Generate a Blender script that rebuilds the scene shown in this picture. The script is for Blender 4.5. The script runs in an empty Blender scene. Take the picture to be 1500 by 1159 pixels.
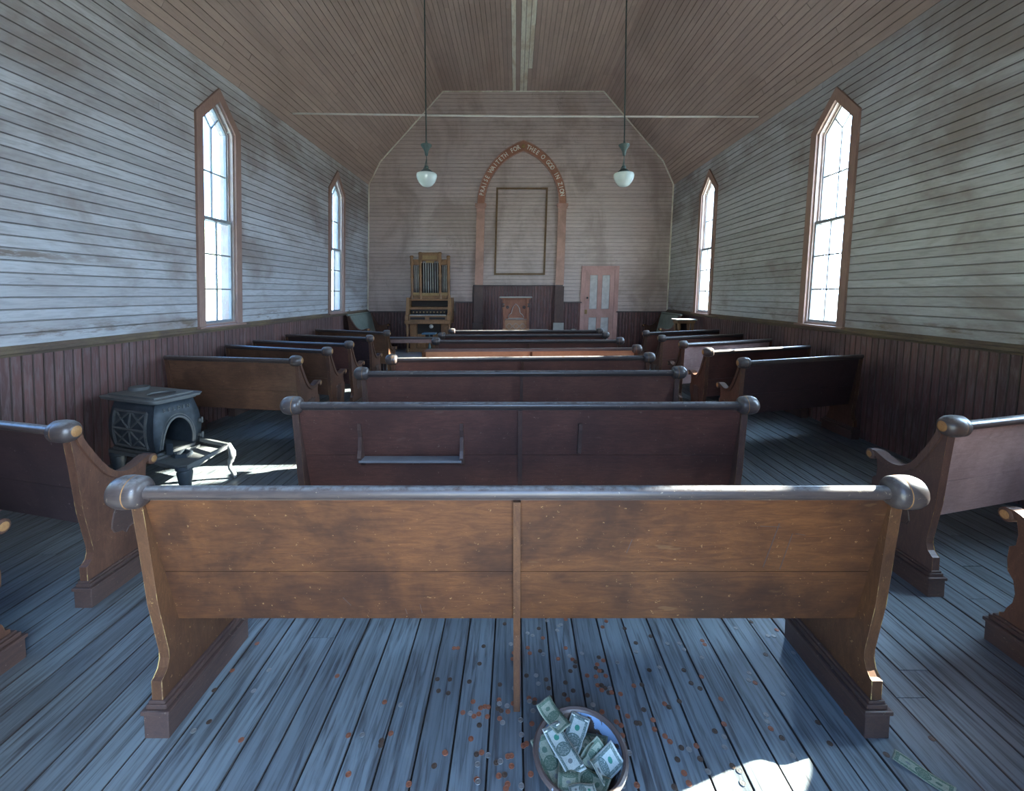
import bpy, bmesh, math, random
from math import sin, cos, pi, radians, atan2, hypot, sqrt
from mathutils import Vector, Matrix
C = bpy.context.scene.collection
random.seed(7)
LEAN = 0.03            # the old church leans a little: x grows with height

# ------------------------------------------------------------------ camera numbers (also used to read coin spots off the floor)
F = 640.; PX = 755.; PY = 472.; PITCH = math.atan(41/640.); H = 1.55
cp, sp = cos(PITCH), sin(PITCH)
def px(x, y, z=0.0):
    a = (x-PX)/F; b = -(y-PY)/F
    r = (a, cp+b*sp, -sp+b*cp); t = (z-H)/r[2]
    return Vector((t*r[0], t*r[1], z))

# ------------------------------------------------------------------ materials
def newmat(name):
    m = bpy.data.materials.new(name); m.use_nodes = True
    nt = m.node_tree; nt.nodes.clear()
    return m, nt
class N:
    def __init__(s, nt): s.nt = nt
    def n(s, typ, **kw):
        nd = s.nt.nodes.new(typ)
        for k, v in kw.items():
            if k in nd.inputs.keys() if isinstance(k, str) else False:
                pass
            setattr(nd, k, v)
        return nd
    def link(s, a, b): s.nt.links.new(a, b)
    def math(s, op, a, b=None, c=None, clamp=False):
        nd = s.nt.nodes.new('ShaderNodeMath'); nd.operation = op; nd.use_clamp = clamp
        for i, v in enumerate((a, b, c)):
            if v is None: continue
            if isinstance(v, (int, float)): nd.inputs[i].default_value = v
            else: s.link(v, nd.inputs[i])
        return nd.outputs[0]
    def mix(s, fac, a, b, blend='MIX'):
        nd = s.nt.nodes.new('ShaderNodeMix'); nd.data_type = 'RGBA'; nd.blend_type = blend
        for i, v in ((0, fac), (6, a), (7, b)):
            if isinstance(v, (int, float)): nd.inputs[i].default_value = v
            elif isinstance(v, tuple): nd.inputs[i].default_value = (*v, 1) if len(v) == 3 else v
            else: s.link(v, nd.inputs[i])
        return nd.outputs[2]
    def coords(s, scale=(1, 1, 1), rnd=True):
        tc = s.nt.nodes.new('ShaderNodeTexCoord'); mp = s.nt.nodes.new('ShaderNodeMapping')
        mp.inputs['Scale'].default_value = scale
        s.link(tc.outputs['Object'], mp.inputs['Vector'])
        if rnd:
            oi = s.nt.nodes.new('ShaderNodeObjectInfo'); cm = s.nt.nodes.new('ShaderNodeCombineXYZ')
            k = s.math('MULTIPLY', oi.outputs['Random'], 37.0)
            for i in range(3): s.link(k, cm.inputs[i])
            s.link(cm.outputs[0], mp.inputs['Location'])
        return mp.outputs[0]
    def noise(s, vec, scale, detail=4, rough=0.55, dist=0.0):
        nd = s.nt.nodes.new('ShaderNodeTexNoise'); nd.inputs['Scale'].default_value = scale
        nd.inputs['Detail'].default_value = detail; nd.inputs['Roughness'].default_value = rough
        nd.inputs['Distortion'].default_value = dist
        s.link(vec, nd.inputs['Vector']); return nd.outputs['Fac']
    def ramp(s, fac, lo, hi):
        nd = s.nt.nodes.new('ShaderNodeMapRange'); nd.inputs[1].default_value = lo; nd.inputs[2].default_value = hi
        nd.interpolation_type = 'SMOOTHSTEP'
        s.link(fac, nd.inputs[0]); return nd.outputs[0]
    def attr(s, name='rnd'):
        nd = s.nt.nodes.new('ShaderNodeAttribute'); nd.attribute_name = name; return nd.outputs['Fac']
    def out(s, col, rough=0.6, metal=0.0, bump=None, bstr=0.3, bdist=0.004, spec=0.5, coat=0.0):
        b = s.nt.nodes.new('ShaderNodeBsdfPrincipled'); o = s.nt.nodes.new('ShaderNodeOutputMaterial')
        for key, v in (('Base Color', col), ('Roughness', rough), ('Metallic', metal), ('Specular IOR Level', spec), ('Coat Weight', coat)):
            if isinstance(v, (int, float)): b.inputs[key].default_value = v
            elif isinstance(v, tuple): b.inputs[key].default_value = (*v, 1)
            else: s.link(v, b.inputs[key])
        if bump is not None:
            bp = s.nt.nodes.new('ShaderNodeBump'); bp.inputs['Strength'].default_value = bstr
            bp.inputs['Distance'].default_value = bdist
            s.link(bump, bp.inputs['Height']); s.link(bp.outputs[0], b.inputs['Normal'])
        s.link(b.outputs[0], o.inputs[0]); return b

def m_plain(name, col, rough=0.6, metal=0.0, var=0.25, scale=12, dark=0.6):
    m, nt = newmat(name); g = N(nt); v = g.coords()
    f = g.ramp(g.noise(v, scale, 5), 0.35, 0.7)
    c = g.mix(g.math('MULTIPLY', f, var), col, tuple(x*dark for x in col))
    g.out(c, rough, metal, g.noise(v, scale*4, 3), 0.15, 0.002); return m

def m_wood(name, c1, c2, c3=None, stretch=(1.2, 9, 9), rough=0.42, fleck=None, stain=0.5, coat=0.0, spec=0.4, pattern=8.0, dust=0.0):
    """furniture wood: long grain, blotchy stain, small scuffs"""
    m, nt = newmat(name); g = N(nt)
    v = g.coords(stretch)
    vp = g.coords((1, 1, 1))
    n1 = g.noise(v, pattern, 6, 0.6, 1.4)
    n2 = g.noise(vp, 2.6, 5, 0.6, 0.4)
    c = g.mix(g.ramp(n1, 0.3, 0.7), c1, c2)
    c = g.mix(g.math('MULTIPLY', g.ramp(n2, 0.38, 0.68), stain), c, c3 or tuple(x*0.45 for x in c2))
    fine = g.noise(g.coords((stretch[0]*4, stretch[1]*7, stretch[2]*7)), 14, 3, 0.6)
    c = g.mix(g.math('MULTIPLY', g.ramp(fine, 0.4, 0.75), 0.35), c, tuple(x*0.5 for x in c2))
    if fleck:
        f = g.ramp(g.noise(vp, 55, 3, 0.7), 0.66, 0.72)
        f2 = g.ramp(g.noise(g.coords((1, 14, 3)), 7, 2, 0.5), 0.70, 0.76)
        c = g.mix(g.math('MULTIPLY', g.math('MAXIMUM', f, g.math('MULTIPLY', f2, 0.25)), 0.6), c, fleck)
    r = g.math('ADD', g.math('MULTIPLY', n2, 0.25), rough-0.1)
    if dust:                     # dust that has settled on the faces turned upward
        ge = nt.nodes.new('ShaderNodeNewGeometry'); sn = nt.nodes.new('ShaderNodeSeparateXYZ'); g.link(ge.outputs['Normal'], sn.inputs[0])
        dn = g.noise(vp, 30, 5, 0.7)
        c = g.mix(g.math('MULTIPLY', g.math('MULTIPLY', g.ramp(sn.outputs[2], 0.45, 0.9), g.ramp(dn, 0.3, 0.6)), dust), c, (0.26,0.27,0.28))
    g.out(c, r, 0, n1, 0.12, 0.002, spec, coat); return m

def m_boards(name, c1, c2, c3, stretch, rough=0.7, var=0.5, streak=0.6, patch=(1, 1, 1), pscale=1.3, grain=None, gr=0.2, speck=None, plo=0.42, phi=0.66, groove=0.75, stains=False, spec=0.35):
    """painted or bare boards; each board has its own tone through the attribute rnd"""
    m, nt = newmat(name); g = N(nt)
    r = g.attr('rnd')
    v = g.coords(stretch, False)
    add = nt.nodes.new('ShaderNodeVectorMath'); add.operation = 'ADD'
    cm = nt.nodes.new('ShaderNodeCombineXYZ'); k = g.math('MULTIPLY', r, 53.0)
    for i in range(3): g.link(k, cm.inputs[i])
    g.link(v, add.inputs[0]); g.link(cm.outputs[0], add.inputs[1])
    n1 = g.noise(add.outputs[0], 5, 6, 0.62, 0.8)
    vp = g.coords(patch, False)
    n2 = g.noise(vp, pscale, 6, 0.62, 0.5)
    c = g.mix(g.math('MULTIPLY', g.ramp(r, 0.0, 1.0), var), c1, c2)
    c = g.mix(g.math('MULTIPLY', g.ramp(n2, plo, phi), streak), c, c3)
    c = g.mix(g.math('MULTIPLY', g.ramp(n1, 0.40, 0.72), gr*2), c, grain or tuple(x*0.55 for x in c2))
    if speck:
        f = g.ramp(g.math('MULTIPLY', g.noise(g.coords((1, 0.35, 1.6), False), 34, 5, 0.75), g.ramp(g.noise(vp, pscale*1.3, 3), 0.50, 0.72)), 0.46, 0.66)
        c = g.mix(g.math('MULTIPLY', f, 0.5), c, speck)
    if stains:
        sp_ = nt.nodes.new('ShaderNodeSeparateXYZ'); g.link(g.coords((1,1,1), False), sp_.inputs[0])
        X_, Y_, Z_ = sp_.outputs
        low = g.math('MULTIPLY', g.ramp(Z_, 1.42, 1.20), g.ramp(g.noise(g.coords((1,0.8,3), False), 2.2, 6, 0.7), 0.50, 0.66))
        band = g.math('MULTIPLY', g.math('MULTIPLY', g.math('LESS_THAN', X_, -2.0), g.ramp(Y_, 4.3, 3.0)), g.math('MULTIPLY', g.ramp(Z_, 1.80, 1.83), g.ramp(Z_, 1.885, 1.86)))
        band = g.math('MULTIPLY', band, g.ramp(g.noise(g.coords((1,1.5,8), False), 4, 5, 0.7), 0.36, 0.56))
        c = g.mix(g.math('MULTIPLY', g.math('MAXIMUM', low, band), 0.8), c, (0.14,0.085,0.045))
    an = nt.nodes.new('ShaderNodeAttribute'); an.attribute_name = 'rnd'
    c = g.mix(g.math('MULTIPLY', g.math('SUBTRACT', 1.0, an.outputs['Alpha']), groove), c, (0.045,0.03,0.022))
    g.out(c, rough, 0, n1, 0.25, 0.003, spec); return m

M = {}
M['wall'] = m_boards('painted_siding', (0.53,0.545,0.575), (0.40,0.395,0.41), (0.255,0.205,0.185), (1.0,1.0,9), 0.6, 0.8, 0.85, (0.9,0.9,1.6), 0.75, gr=0.22, speck=(0.13,0.095,0.07), groove=0.6, stains=True)
M['wall_far'] = m_boards('painted_siding_far', (0.60,0.505,0.465), (0.50,0.41,0.375), (0.30,0.225,0.19), (0.8,1,9), 0.6, 0.6, 0.6, (1.2,1,0.7), 1.1, gr=0.18, groove=0.45, speck=(0.15,0.11,0.085))
M['ceiling'] = m_boards('ceiling_paint', (0.48,0.370,0.32), (0.39,0.295,0.255), (0.28,0.205,0.175), (9,0.8,9), 0.6, 0.7, 0.5, (1,0.4,1), 1.0, gr=0.12, groove=0.5)
M['ceiling_pale'] = m_boards('ceiling_bare_pale', (0.80,0.80,0.70), (0.68,0.66,0.54), (0.48,0.33,0.2), (9,1.5,9), 0.7, 0.6, 0.5, (2,0.9,1), 2.0, gr=0.2)
M['wainscot'] = m_boards('wainscot_stain', (0.175,0.082,0.072), (0.112,0.054,0.050), (0.060,0.036,0.037), (9,9,1.0), 0.5, 0.9, 0.6, (1,1,0.8), 1.4, gr=0.35, grain=(0.20,0.15,0.15), speck=(0.3,0.26,0.25))
M['floor'] = m_boards('weathered_floor', (0.205,0.245,0.260), (0.130,0.155,0.168), (0.095,0.100,0.105), (11,0.55,9), 0.40, 0.85, 0.5, (0.7,0.7,1), 1.3, gr=0.5, grain=(0.055,0.054,0.056), spec=0.6)
M['platform'] = m_boards('platform_boards', (0.34,0.32,0.31), (0.27,0.25,0.24), (0.2,0.17,0.16), (0.8,9,9), 0.55, 0.7, 0.5, gr=0.25)
M['void'] = m_plain('dark_backing', (0.03,0.026,0.024), 0.9)
M['outside'] = m_plain('weathered_exterior', (0.45,0.42,0.38), 0.8)
M['casing'] = m_wood('pink_tan_casing', (0.37,0.235,0.19), (0.30,0.185,0.15), (0.22,0.14,0.12), (9,9,1), 0.55, None, 0.4)
M['jamb'] = m_wood('worn_jamb', (0.46,0.38,0.34), (0.36,0.27,0.24), (0.25,0.15,0.12), (9,9,1), 0.6, None, 0.5)
M['sash'] = m_wood('grey_sash', (0.30,0.32,0.33), (0.22,0.24,0.26), (0.12,0.12,0.13), (9,9,1), 0.5, None, 0.4)
M['rail_top'] = m_wood('chair_rail_wood', (0.16,0.115,0.085), (0.10,0.072,0.058), (0.25,0.19,0.10), (9,1,9), 0.55, None, 0.5)
M['rail_back'] = m_wood('dark_cap_wood', (0.13,0.10,0.095), (0.09,0.07,0.068), None, (1,9,9), 0.5, None, 0.4)
M['door_frame'] = m_wood('pink_door_paint', (0.60,0.36,0.31), (0.50,0.29,0.25), (0.28,0.17,0.14), (9,9,1), 0.55, None, 0.4)
M['door_panel'] = m_plain('pale_panel_paint', (0.58,0.56,0.54), 0.6, 0, 0.5, 9, 0.6)
M['arch'] = m_wood('arch_terracotta', (0.46,0.22,0.14), (0.37,0.17,0.11), None, (4,4,4), 0.6, None, 0.4)
M['pilaster'] = m_wood('pilaster_tan', (0.56,0.34,0.27), (0.46,0.28,0.22), None, (9,9,1), 0.6, None, 0.4)
M['letter'] = m_plain('pale_letter_paint', (0.80,0.80,0.70), 0.6)
M['gilt'] = m_plain('old_gilt', (0.34,0.215,0.085), 0.5, 0, 0.5, 14, 0.5)
M['frame_wood'] = m_wood('frame_brown', (0.21,0.13,0.06), (0.16,0.095,0.045), None, (4,4,4), 0.5)
M['w_gold'] = m_wood('golden_oak', (0.165,0.064,0.023), (0.100,0.038,0.016), (0.030,0.014,0.010), (1.1,1,7), 0.46, (0.36,0.21,0.09), 0.8, 0.0, 0.3, 6.0)
M['w_dark'] = m_wood('dark_walnut', (0.165,0.068,0.048), (0.115,0.047,0.036), (0.050,0.024,0.022), (1.1,1,7), 0.38, (0.30,0.21,0.15), 0.6, 0.0, 0.5)
M['w_red'] = m_wood('red_brown', (0.200,0.085,0.060), (0.140,0.060,0.046), (0.075,0.036,0.032), (1.1,1,7), 0.38, (0.32,0.22,0.17), 0.5, 0.0, 0.5)
M['w_mid'] = m_wood('mid_brown', (0.20,0.100,0.058), (0.135,0.066,0.042), (0.06,0.031,0.022), (1.1,1,7), 0.40, (0.3,0.2,0.12), 0.65, 0.0, 0.5)
M['w_black'] = m_wood('blackened_wood', (0.065,0.036,0.034), (0.045,0.027,0.028), (0.025,0.017,0.019), (1.1,1,7), 0.36, (0.24,0.20,0.20), 0.5, 0.0, 0.5)
M['w_pink'] = m_wood('dusty_rose_wood', (0.40,0.27,0.25), (0.31,0.20,0.185), (0.15,0.09,0.085), (1.1,1,5), 0.45, (0.42,0.36,0.34), 0.55, 0.0, 0.5)
M['w_orange'] = m_wood('orange_pine', (0.56,0.33,0.19), (0.46,0.26,0.15), None, (1.1,1,7), 0.45, None, 0.4)
M['w_end'] = m_wood('end_panel_oak', (0.140,0.066,0.040), (0.092,0.043,0.029), (0.045,0.024,0.019), (4,4,1.2), 0.46, (0.32,0.20,0.10), 0.6, 0.0, 0.3)
M['w_end_dark'] = m_wood('end_panel_dark', (0.120,0.066,0.050), (0.085,0.047,0.040), (0.05,0.03,0.03), (4,4,1.2), 0.40, (0.28,0.19,0.12), 0.5, 0.0, 0.5)
M['w_end_gold'] = m_wood('end_panel_gold', (0.150,0.068,0.031), (0.098,0.043,0.022), (0.045,0.022,0.015), (4,4,1.2), 0.46, (0.42,0.27,0.11), 0.6, 0.0, 0.3)
M['w_rail'] = m_wood('worn_rail', (0.095,0.068,0.058), (0.062,0.047,0.045), (0.036,0.029,0.031), (0.8,7,7), 0.34, (0.34,0.27,0.18), 0.5, 0.05, 0.6, dust=0.6)
M['w_worn'] = m_wood('worn_bare_end', (0.46,0.25,0.09), (0.33,0.155,0.055), (0.16,0.075,0.035), (9,9,9), 0.5, None, 0.5)
M['w_edge'] = m_boards('rubbed_edges', (0.17,0.09,0.05), (0.12,0.06,0.035), (0.48,0.34,0.13), (1,1,1), 0.5, 0.5, 0.9, (1,1,1), 16, gr=0.1, plo=0.50, phi=0.60, groove=0.0)
M['w_base'] = m_wood('kicked_base', (0.105,0.058,0.044), (0.07,0.042,0.036), (0.045,0.03,0.028), (4,1,6), 0.42, (0.34,0.27,0.20), 0.5, 0.0, 0.5)
M['ledge'] = m_plain('dusty_grey_ledge', (0.22,0.22,0.23), 0.45, 0, 0.4, 9, 0.7)
M['w_green'] = m_plain('green_grey_paint', (0.20,0.235,0.21), 0.6, 0, 0.4, 8, 0.6)
M['organ'] = m_wood('organ_walnut', (0.36,0.19,0.085), (0.25,0.13,0.06), (0.11,0.06,0.03), (5,5,1.5), 0.45, None, 0.5)
M['organ_dark'] = m_plain('organ_shadow_wood', (0.030,0.022,0.017), 0.7)  # near-black tone puts the shade of organ gaps and recesses into the colour
M['pipe'] = m_plain('tin_pipe', (0.38,0.37,0.33), 0.45, 0.2, 0.4, 8, 0.5)
M['ivory'] = m_plain('ivory_keys', (0.66,0.66,0.62), 0.4)
M['black'] = m_plain('ebony', (0.02,0.02,0.02), 0.4)
M['pulpit'] = m_wood('pulpit_mahogany', (0.36,0.15,0.085), (0.27,0.11,0.06), None, (5,5,2), 0.42)
M['pulpit_pale'] = m_plain('pale_paint_lit_edge', (0.40,0.40,0.37), 0.6)  # pale paint; also puts light on edges and the tabletop into the colour
M['iron'] = m_plain('stove_iron', (0.052,0.066,0.080), 0.5, 0.1, 0.6, 20, 0.5)
M['iron_pale'] = m_plain('stove_pale_iron', (0.135,0.140,0.138), 0.6, 0.1, 0.5, 14, 0.6)  # paler iron for top plate, hearth, bars and raised relief
M['lamp_metal'] = m_plain('verdigris_metal', (0.085,0.125,0.12), 0.5, 0.5, 0.4, 30, 0.5)
M['rod'] = m_plain('painted_rod', (0.75,0.74,0.68), 0.5, 0.0)
M['blue'] = m_plain('blue_cloth', (0.09,0.17,0.24), 0.7)
M['copper'] = m_plain('copper', (0.36,0.135,0.075), 0.45, 0.35, 0.5, 90, 0.5)
M['darkcoin'] = m_plain('tarnished_bronze', (0.125,0.082,0.058), 0.5, 0.35, 0.5, 90, 0.5)
M['silver'] = m_plain('nickel', (0.34,0.33,0.31), 0.35, 0.6, 0.4, 90, 0.5)
M['straw'] = m_plain('straw_ground', (0.38,0.36,0.27), 0.9, 0, 0.6, 0.8, 0.6)

def m_hill():
    m, nt = newmat('sage_hillside'); g = N(nt); v = g.coords((1,1,1), False)
    f = g.ramp(g.noise(v, 0.35, 8, 0.75), 0.42, 0.58)
    c = g.mix(f, (0.44,0.41,0.20), (0.13,0.17,0.10)); g.out(c, 0.9); return m
M['hill'] = m_hill()

def m_glass():
    m, nt = newmat('old_window_glass'); g = N(nt)
    t = nt.nodes.new('ShaderNodeBsdfTransparent'); gl = nt.nodes.new('ShaderNodeBsdfGlossy'); d = nt.nodes.new('ShaderNodeBsdfTranslucent')
    t.inputs[0].default_value = (0.93,0.97,0.98,1); gl.inputs['Roughness'].default_value = 0.05
    d.inputs[0].default_value = (0.8,0.85,0.88,1)
    m1 = nt.nodes.new('ShaderNodeMixShader'); m2 = nt.nodes.new('ShaderNodeMixShader'); o = nt.nodes.new('ShaderNodeOutputMaterial')
    f = g.ramp(g.noise(g.coords((1,1,1), False), 22, 4, 0.6), 0.35, 0.75)
    g.link(g.math('MULTIPLY', f, 0.06), m1.inputs[0]); g.link(t.outputs[0], m1.inputs[1]); g.link(d.outputs[0], m1.inputs[2])
    lw = nt.nodes.new('ShaderNodeLayerWeight'); lw.inputs[0].default_value = 0.3
    g.link(g.math('MULTIPLY', g.math('POWER', lw.outputs['Facing'], 3.0), 0.25), m2.inputs[0]); g.link(m1.outputs[0], m2.inputs[1]); g.link(gl.outputs[0], m2.inputs[2])
    g.link(m2.outputs[0], o.inputs[0]); return m
M['glass'] = m_glass()

def m_opal():
    m, nt = newmat('opal_glass'); g = N(nt)
    b = g.out((0.62,0.72,0.70), 0.12, 0, None, spec=0.6)
    b.inputs['Transmission Weight'].default_value = 0.0
    b.inputs['Subsurface Weight'].default_value = 0.4; b.inputs['Subsurface Radius'].default_value = (0.05,0.05,0.05)
    return m
M['opal'] = m_opal()

def m_enamel(name, base, rust, lo, hi, dark=(0.05,0.035,0.028)):
    m, nt = newmat(name); g = N(nt); v = g.coords((1,1,1), False)
    n = g.noise(v, 14, 5, 0.6, 0.3)
    c = g.mix(g.ramp(n, lo, hi), base, rust)
    c = g.mix(g.math('MULTIPLY', g.ramp(g.noise(v, 40, 3), 0.5, 0.7), g.ramp(n, lo-0.03, hi)), c, dark)
    g.out(c, 0.28, 0, n, 0.2, 0.002, 0.6); return m
M['enamel'] = m_enamel('chipped_blue_enamel', (0.30,0.44,0.62), (0.09,0.06,0.045), 0.53, 0.56)
M['rim'] = m_enamel('rusty_rim_enamel', (0.115,0.085,0.075), (0.42,0.50,0.58), 0.64, 0.67, (0.1,0.08,0.07))

def m_bill(name='green_banknote', paper=(0.46,0.50,0.45), ink=(0.10,0.15,0.13), seal=(0.05,0.22,0.15), dense=0.45):
    """a banknote seen on the mesh's own UV: margin, engraved border, oval portrait, seal, corner numerals come as geometry"""
    m, nt = newmat(name); g = N(nt)
    uv = nt.nodes.new('ShaderNodeUVMap'); s = nt.nodes.new('ShaderNodeSeparateXYZ'); g.link(uv.outputs[0], s.inputs[0])
    U, V = s.outputs[0], s.outputs[1]
    def inside(u0, u1, v0, v1):
        a = g.math('MULTIPLY', g.math('GREATER_THAN', U, u0), g.math('LESS_THAN', U, u1))
        b = g.math('MULTIPLY', g.math('GREATER_THAN', V, v0), g.math('LESS_THAN', V, v1))
        return g.math('MULTIPLY', a, b)
    def ell(cu, cv, ru, rv):
        a = g.math('POWER', g.math('DIVIDE', g.math('SUBTRACT', U, cu), ru), 2)
        b = g.math('POWER', g.math('DIVIDE', g.math('SUBTRACT', V, cv), rv), 2)
        return g.math('LESS_THAN', g.math('ADD', a, b), 1.0)
    cm = nt.nodes.new('ShaderNodeCombineXYZ'); g.link(g.math('MULTIPLY', U, 2.36), cm.inputs[0]); g.link(V, cm.inputs[1])
    eng = g.noise(cm.outputs[0], 16, 5, 0.7, 1.5)
    c = g.mix(g.math('MULTIPLY', g.ramp(eng, 0.52, 0.62), dense), paper, ink)
    ring = g.math('SUBTRACT', inside(0.035,0.965,0.07,0.93), inside(0.10,0.90,0.20,0.80))
    c = g.mix(g.math('MULTIPLY', ring, g.math('ADD', g.ramp(eng, 0.4, 0.55), 0.35, None, True)), c, ink)
    c = g.mix(g.math('SUBTRACT', ell(0.5,0.5,0.135,0.36), ell(0.5,0.5,0.115,0.31)), c, ink)
    c = g.mix(g.math('MULTIPLY', ell(0.5,0.5,0.115,0.31), g.ramp(eng, 0.40, 0.5)), c, ink)
    c = g.mix(ell(0.75,0.5,0.055,0.13), c, seal)
    c = g.mix(ell(0.25,0.52,0.045,0.11), c, (0.16,0.18,0.17))
    g.out(c, 0.7, 0, eng, 0.05, 0.001, 0.3); return m
M['bill'] = m_bill()
M['billback'] = m_bill('green_note_reverse', (0.28,0.30,0.22), (0.075,0.125,0.085), (0.09,0.14,0.10), 0.9)

# ------------------------------------------------------------------ mesh helpers
def obj(name, bm, mats, parent=None, loc=None, smooth=False, recalc=True):
    if recalc: bmesh.ops.recalc_face_normals(bm, faces=bm.faces)
    me = bpy.data.meshes.new(name); bm.to_mesh(me); bm.free()
    if not isinstance(mats, (list, tuple)): mats = [mats]
    for m in mats: me.materials.append(M[m])
    if smooth:
        me.polygons.foreach_set('use_smooth', [True]*len(me.polygons))
        try: me.set_sharp_from_angle(angle=radians(38))
        except Exception: pass
    o = bpy.data.objects.new(name, me); C.objects.link(o)
    if parent is not None: o.parent = parent
    if loc is not None: o.location = loc
    return o
def tag(o, label, cat, group=None):
    o['label'] = label; o['category'] = cat
    if group: o['group'] = group
    return o
def thing(name, label, cat, loc=(0,0,0), rz=0, group=None):
    o = bpy.data.objects.new(name, None); o.empty_display_size = 0.1; C.objects.link(o)
    o.location = loc; o.rotation_euler = (0,0,rz)
    return tag(o, label, cat, group)
def struct(name, bm, mats, parent=None, lean=True, smooth=False):
    if lean:
        for v in bm.verts: v.co.x += LEAN*v.co.z
    o = obj(name, bm, mats, parent, smooth=smooth)
    if parent is None: o['kind'] = 'structure'
    return o
def box(bm, x0, x1, y0, y1, z0, z1, mi=0, bev=0.0):
    vs = [bm.verts.new((x, y, z)) for x in (x0, x1) for y in (y0, y1) for z in (z0, z1)]
    fs = [(0,1,3,2), (4,6,7,5), (0,4,5,1), (2,3,7,6), (0,2,6,4), (1,5,7,3)]
    ff = [bm.faces.new([vs[i] for i in f]) for f in fs]
    for f in ff: f.material_index = mi
    if bev:
        es = list({e for f in ff for e in f.edges})
        r = bmesh.ops.bevel(bm, geom=es, offset=bev, segments=2, affect='EDGES', profile=0.6)
        for f in r['faces']: f.material_index = mi
    return ff
def hexa(bm, pts, mi=0):
    """8 points: bottom 4 then top 4 (same winding)"""
    vs = [bm.verts.new(p) for p in pts]
    for f in ((0,1,2,3), (4,5,6,7), (0,1,5,4), (1,2,6,5), (2,3,7,6), (3,0,4,7)):
        bm.faces.new([vs[i] for i in f]).material_index = mi
def prism(bm, poly, fn, d0, d1, mi=0, bev=0.0, bmi=None):
    """poly: 2-D outline, fn(a,b,d) -> 3-D"""
    A = [bm.verts.new(fn(a, b, d0)) for a, b in poly]; B = [bm.verts.new(fn(a, b, d1)) for a, b in poly]
    n = len(poly); fs = [bm.faces.new(A), bm.faces.new(B)]
    for i in range(n): fs.append(bm.faces.new((A[i], A[(i+1) % n], B[(i+1) % n], B[i])))
    for f in fs: f.material_index = mi
    if bev:
        es = list(fs[0].edges)+list(fs[1].edges)
        r = bmesh.ops.bevel(bm, geom=es, offset=bev, segments=2, affect='EDGES', profile=0.6)
        for f in r['faces']: f.material_index = mi if bmi is None else bmi
    return fs
def ring_prism(bm, outer, inner, fn, d0, d1, closed=True, mi=0):
    n = len(outer)
    R = [[bm.verts.new(fn(a, b, d)) for a, b in P] for P in (outer, inner) for d in (d0, d1)]
    o0, o1, i0, i1 = R
    for i in range(n if closed else n-1):
        j = (i+1) % n
        for q in ((o0[i], o0[j], i0[j], i0[i]), (o1[i], o1[j], i1[j], i1[i]), (o0[i], o0[j], o1[j], o1[i]), (i0[i], i0[j], i1[j], i1[i])):
            bm.faces.new(q).material_index = mi
    if not closed:
        for i in (0, n-1): bm.faces.new((o0[i], o1[i], i1[i], i0[i])).material_index = mi
def inset(poly, t):
    """offset a convex counter-clockwise polygon inwards by t"""
    n = len(poly); out = []
    for i in range(n):
        p0, p1, p2 = Vector(poly[i-1]), Vector(poly[i]), Vector(poly[(i+1) % n])
        d1 = (p1-p0).normalized(); d2 = (p2-p1).normalized()
        n1 = Vector((-d1.y, d1.x)); n2 = Vector((-d2.y, d2.x))
        k = (n1+n2)/(1+n1.dot(n2)); q = p1+k*t; out.append((q.x, q.y))
    return out
def lathe(bm, prof, seg=20, axis='Z', at=(0,0,0), mi=0, mis=None, cap=True):
    """prof: [(r, h)]"""
    rings = []
    for r, h in prof:
        ring = []
        for k in range(seg):
            a = 2*pi*k/seg; p = (r*cos(a), r*sin(a), h)
            if axis == 'X': p = (h, r*cos(a), r*sin(a))
            elif axis == 'Y': p = (r*cos(a), h, r*sin(a))
            ring.append(bm.verts.new((p[0]+at[0], p[1]+at[1], p[2]+at[2])))
        rings.append(ring)
    for i in range(len(rings)-1):
        for k in range(seg):
            f = bm.faces.new((rings[i][k], rings[i][(k+1) % seg], rings[i+1][(k+1) % seg], rings[i+1][k]))
            f.material_index = mis[i] if mis else mi
    for ring, q in ((rings[0], 0), (rings[-1], -1)):
        if cap and prof[q][0] > 1e-5: bm.faces.new(ring).material_index = mis[q] if mis else mi
    return rings
def tube(bm, pts, r, seg=8, mi=0, closed=False, radii=None):
    pts = [Vector(p) for p in pts]; n = len(pts); rings = []; up = Vector((0.13, 0.31, 0.94)).normalized()
    for i, p in enumerate(pts):
        a = pts[i-1] if (i > 0 or closed) else p; b = pts[(i+1) % n] if (i < n-1 or closed) else p
        t = (b-a).normalized(); s = t.cross(up)
        if s.length < 1e-4: s = t.cross(Vector((1, 0, 0)))
        s.normalize(); w = s.cross(t); rr = radii[i] if radii else r
        rings.append([bm.verts.new(p+s*rr*cos(2*pi*k/seg)+w*rr*sin(2*pi*k/seg)) for k in range(seg)])
    for i in range(n if closed else n-1):
        A, B = rings[i], rings[(i+1) % n]
        for k in range(seg): bm.faces.new((A[k], A[(k+1) % seg], B[(k+1) % seg], B[k])).material_index = mi
    if not closed:
        bm.faces.new(rings[0]).material_index = mi; bm.faces.new(rings[-1]).material_index = mi
def smooth_path(pts, k=4):
    """Catmull-Rom"""
    P = [Vector(p) for p in pts]; out = []
    for i in range(len(P)-1):
        p0 = P[max(i-1, 0)]; p1 = P[i]; p2 = P[i+1]; p3 = P[min(i+2, len(P)-1)]
        for j in range(k):
            t = j/k
            out.append(0.5*((2*p1)+(-p0+p2)*t+(2*p0-5*p1+4*p2-p3)*t*t+(-p0+3*p1-3*p2+p3)*t**3))
    out.append(P[-1]); return out

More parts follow.
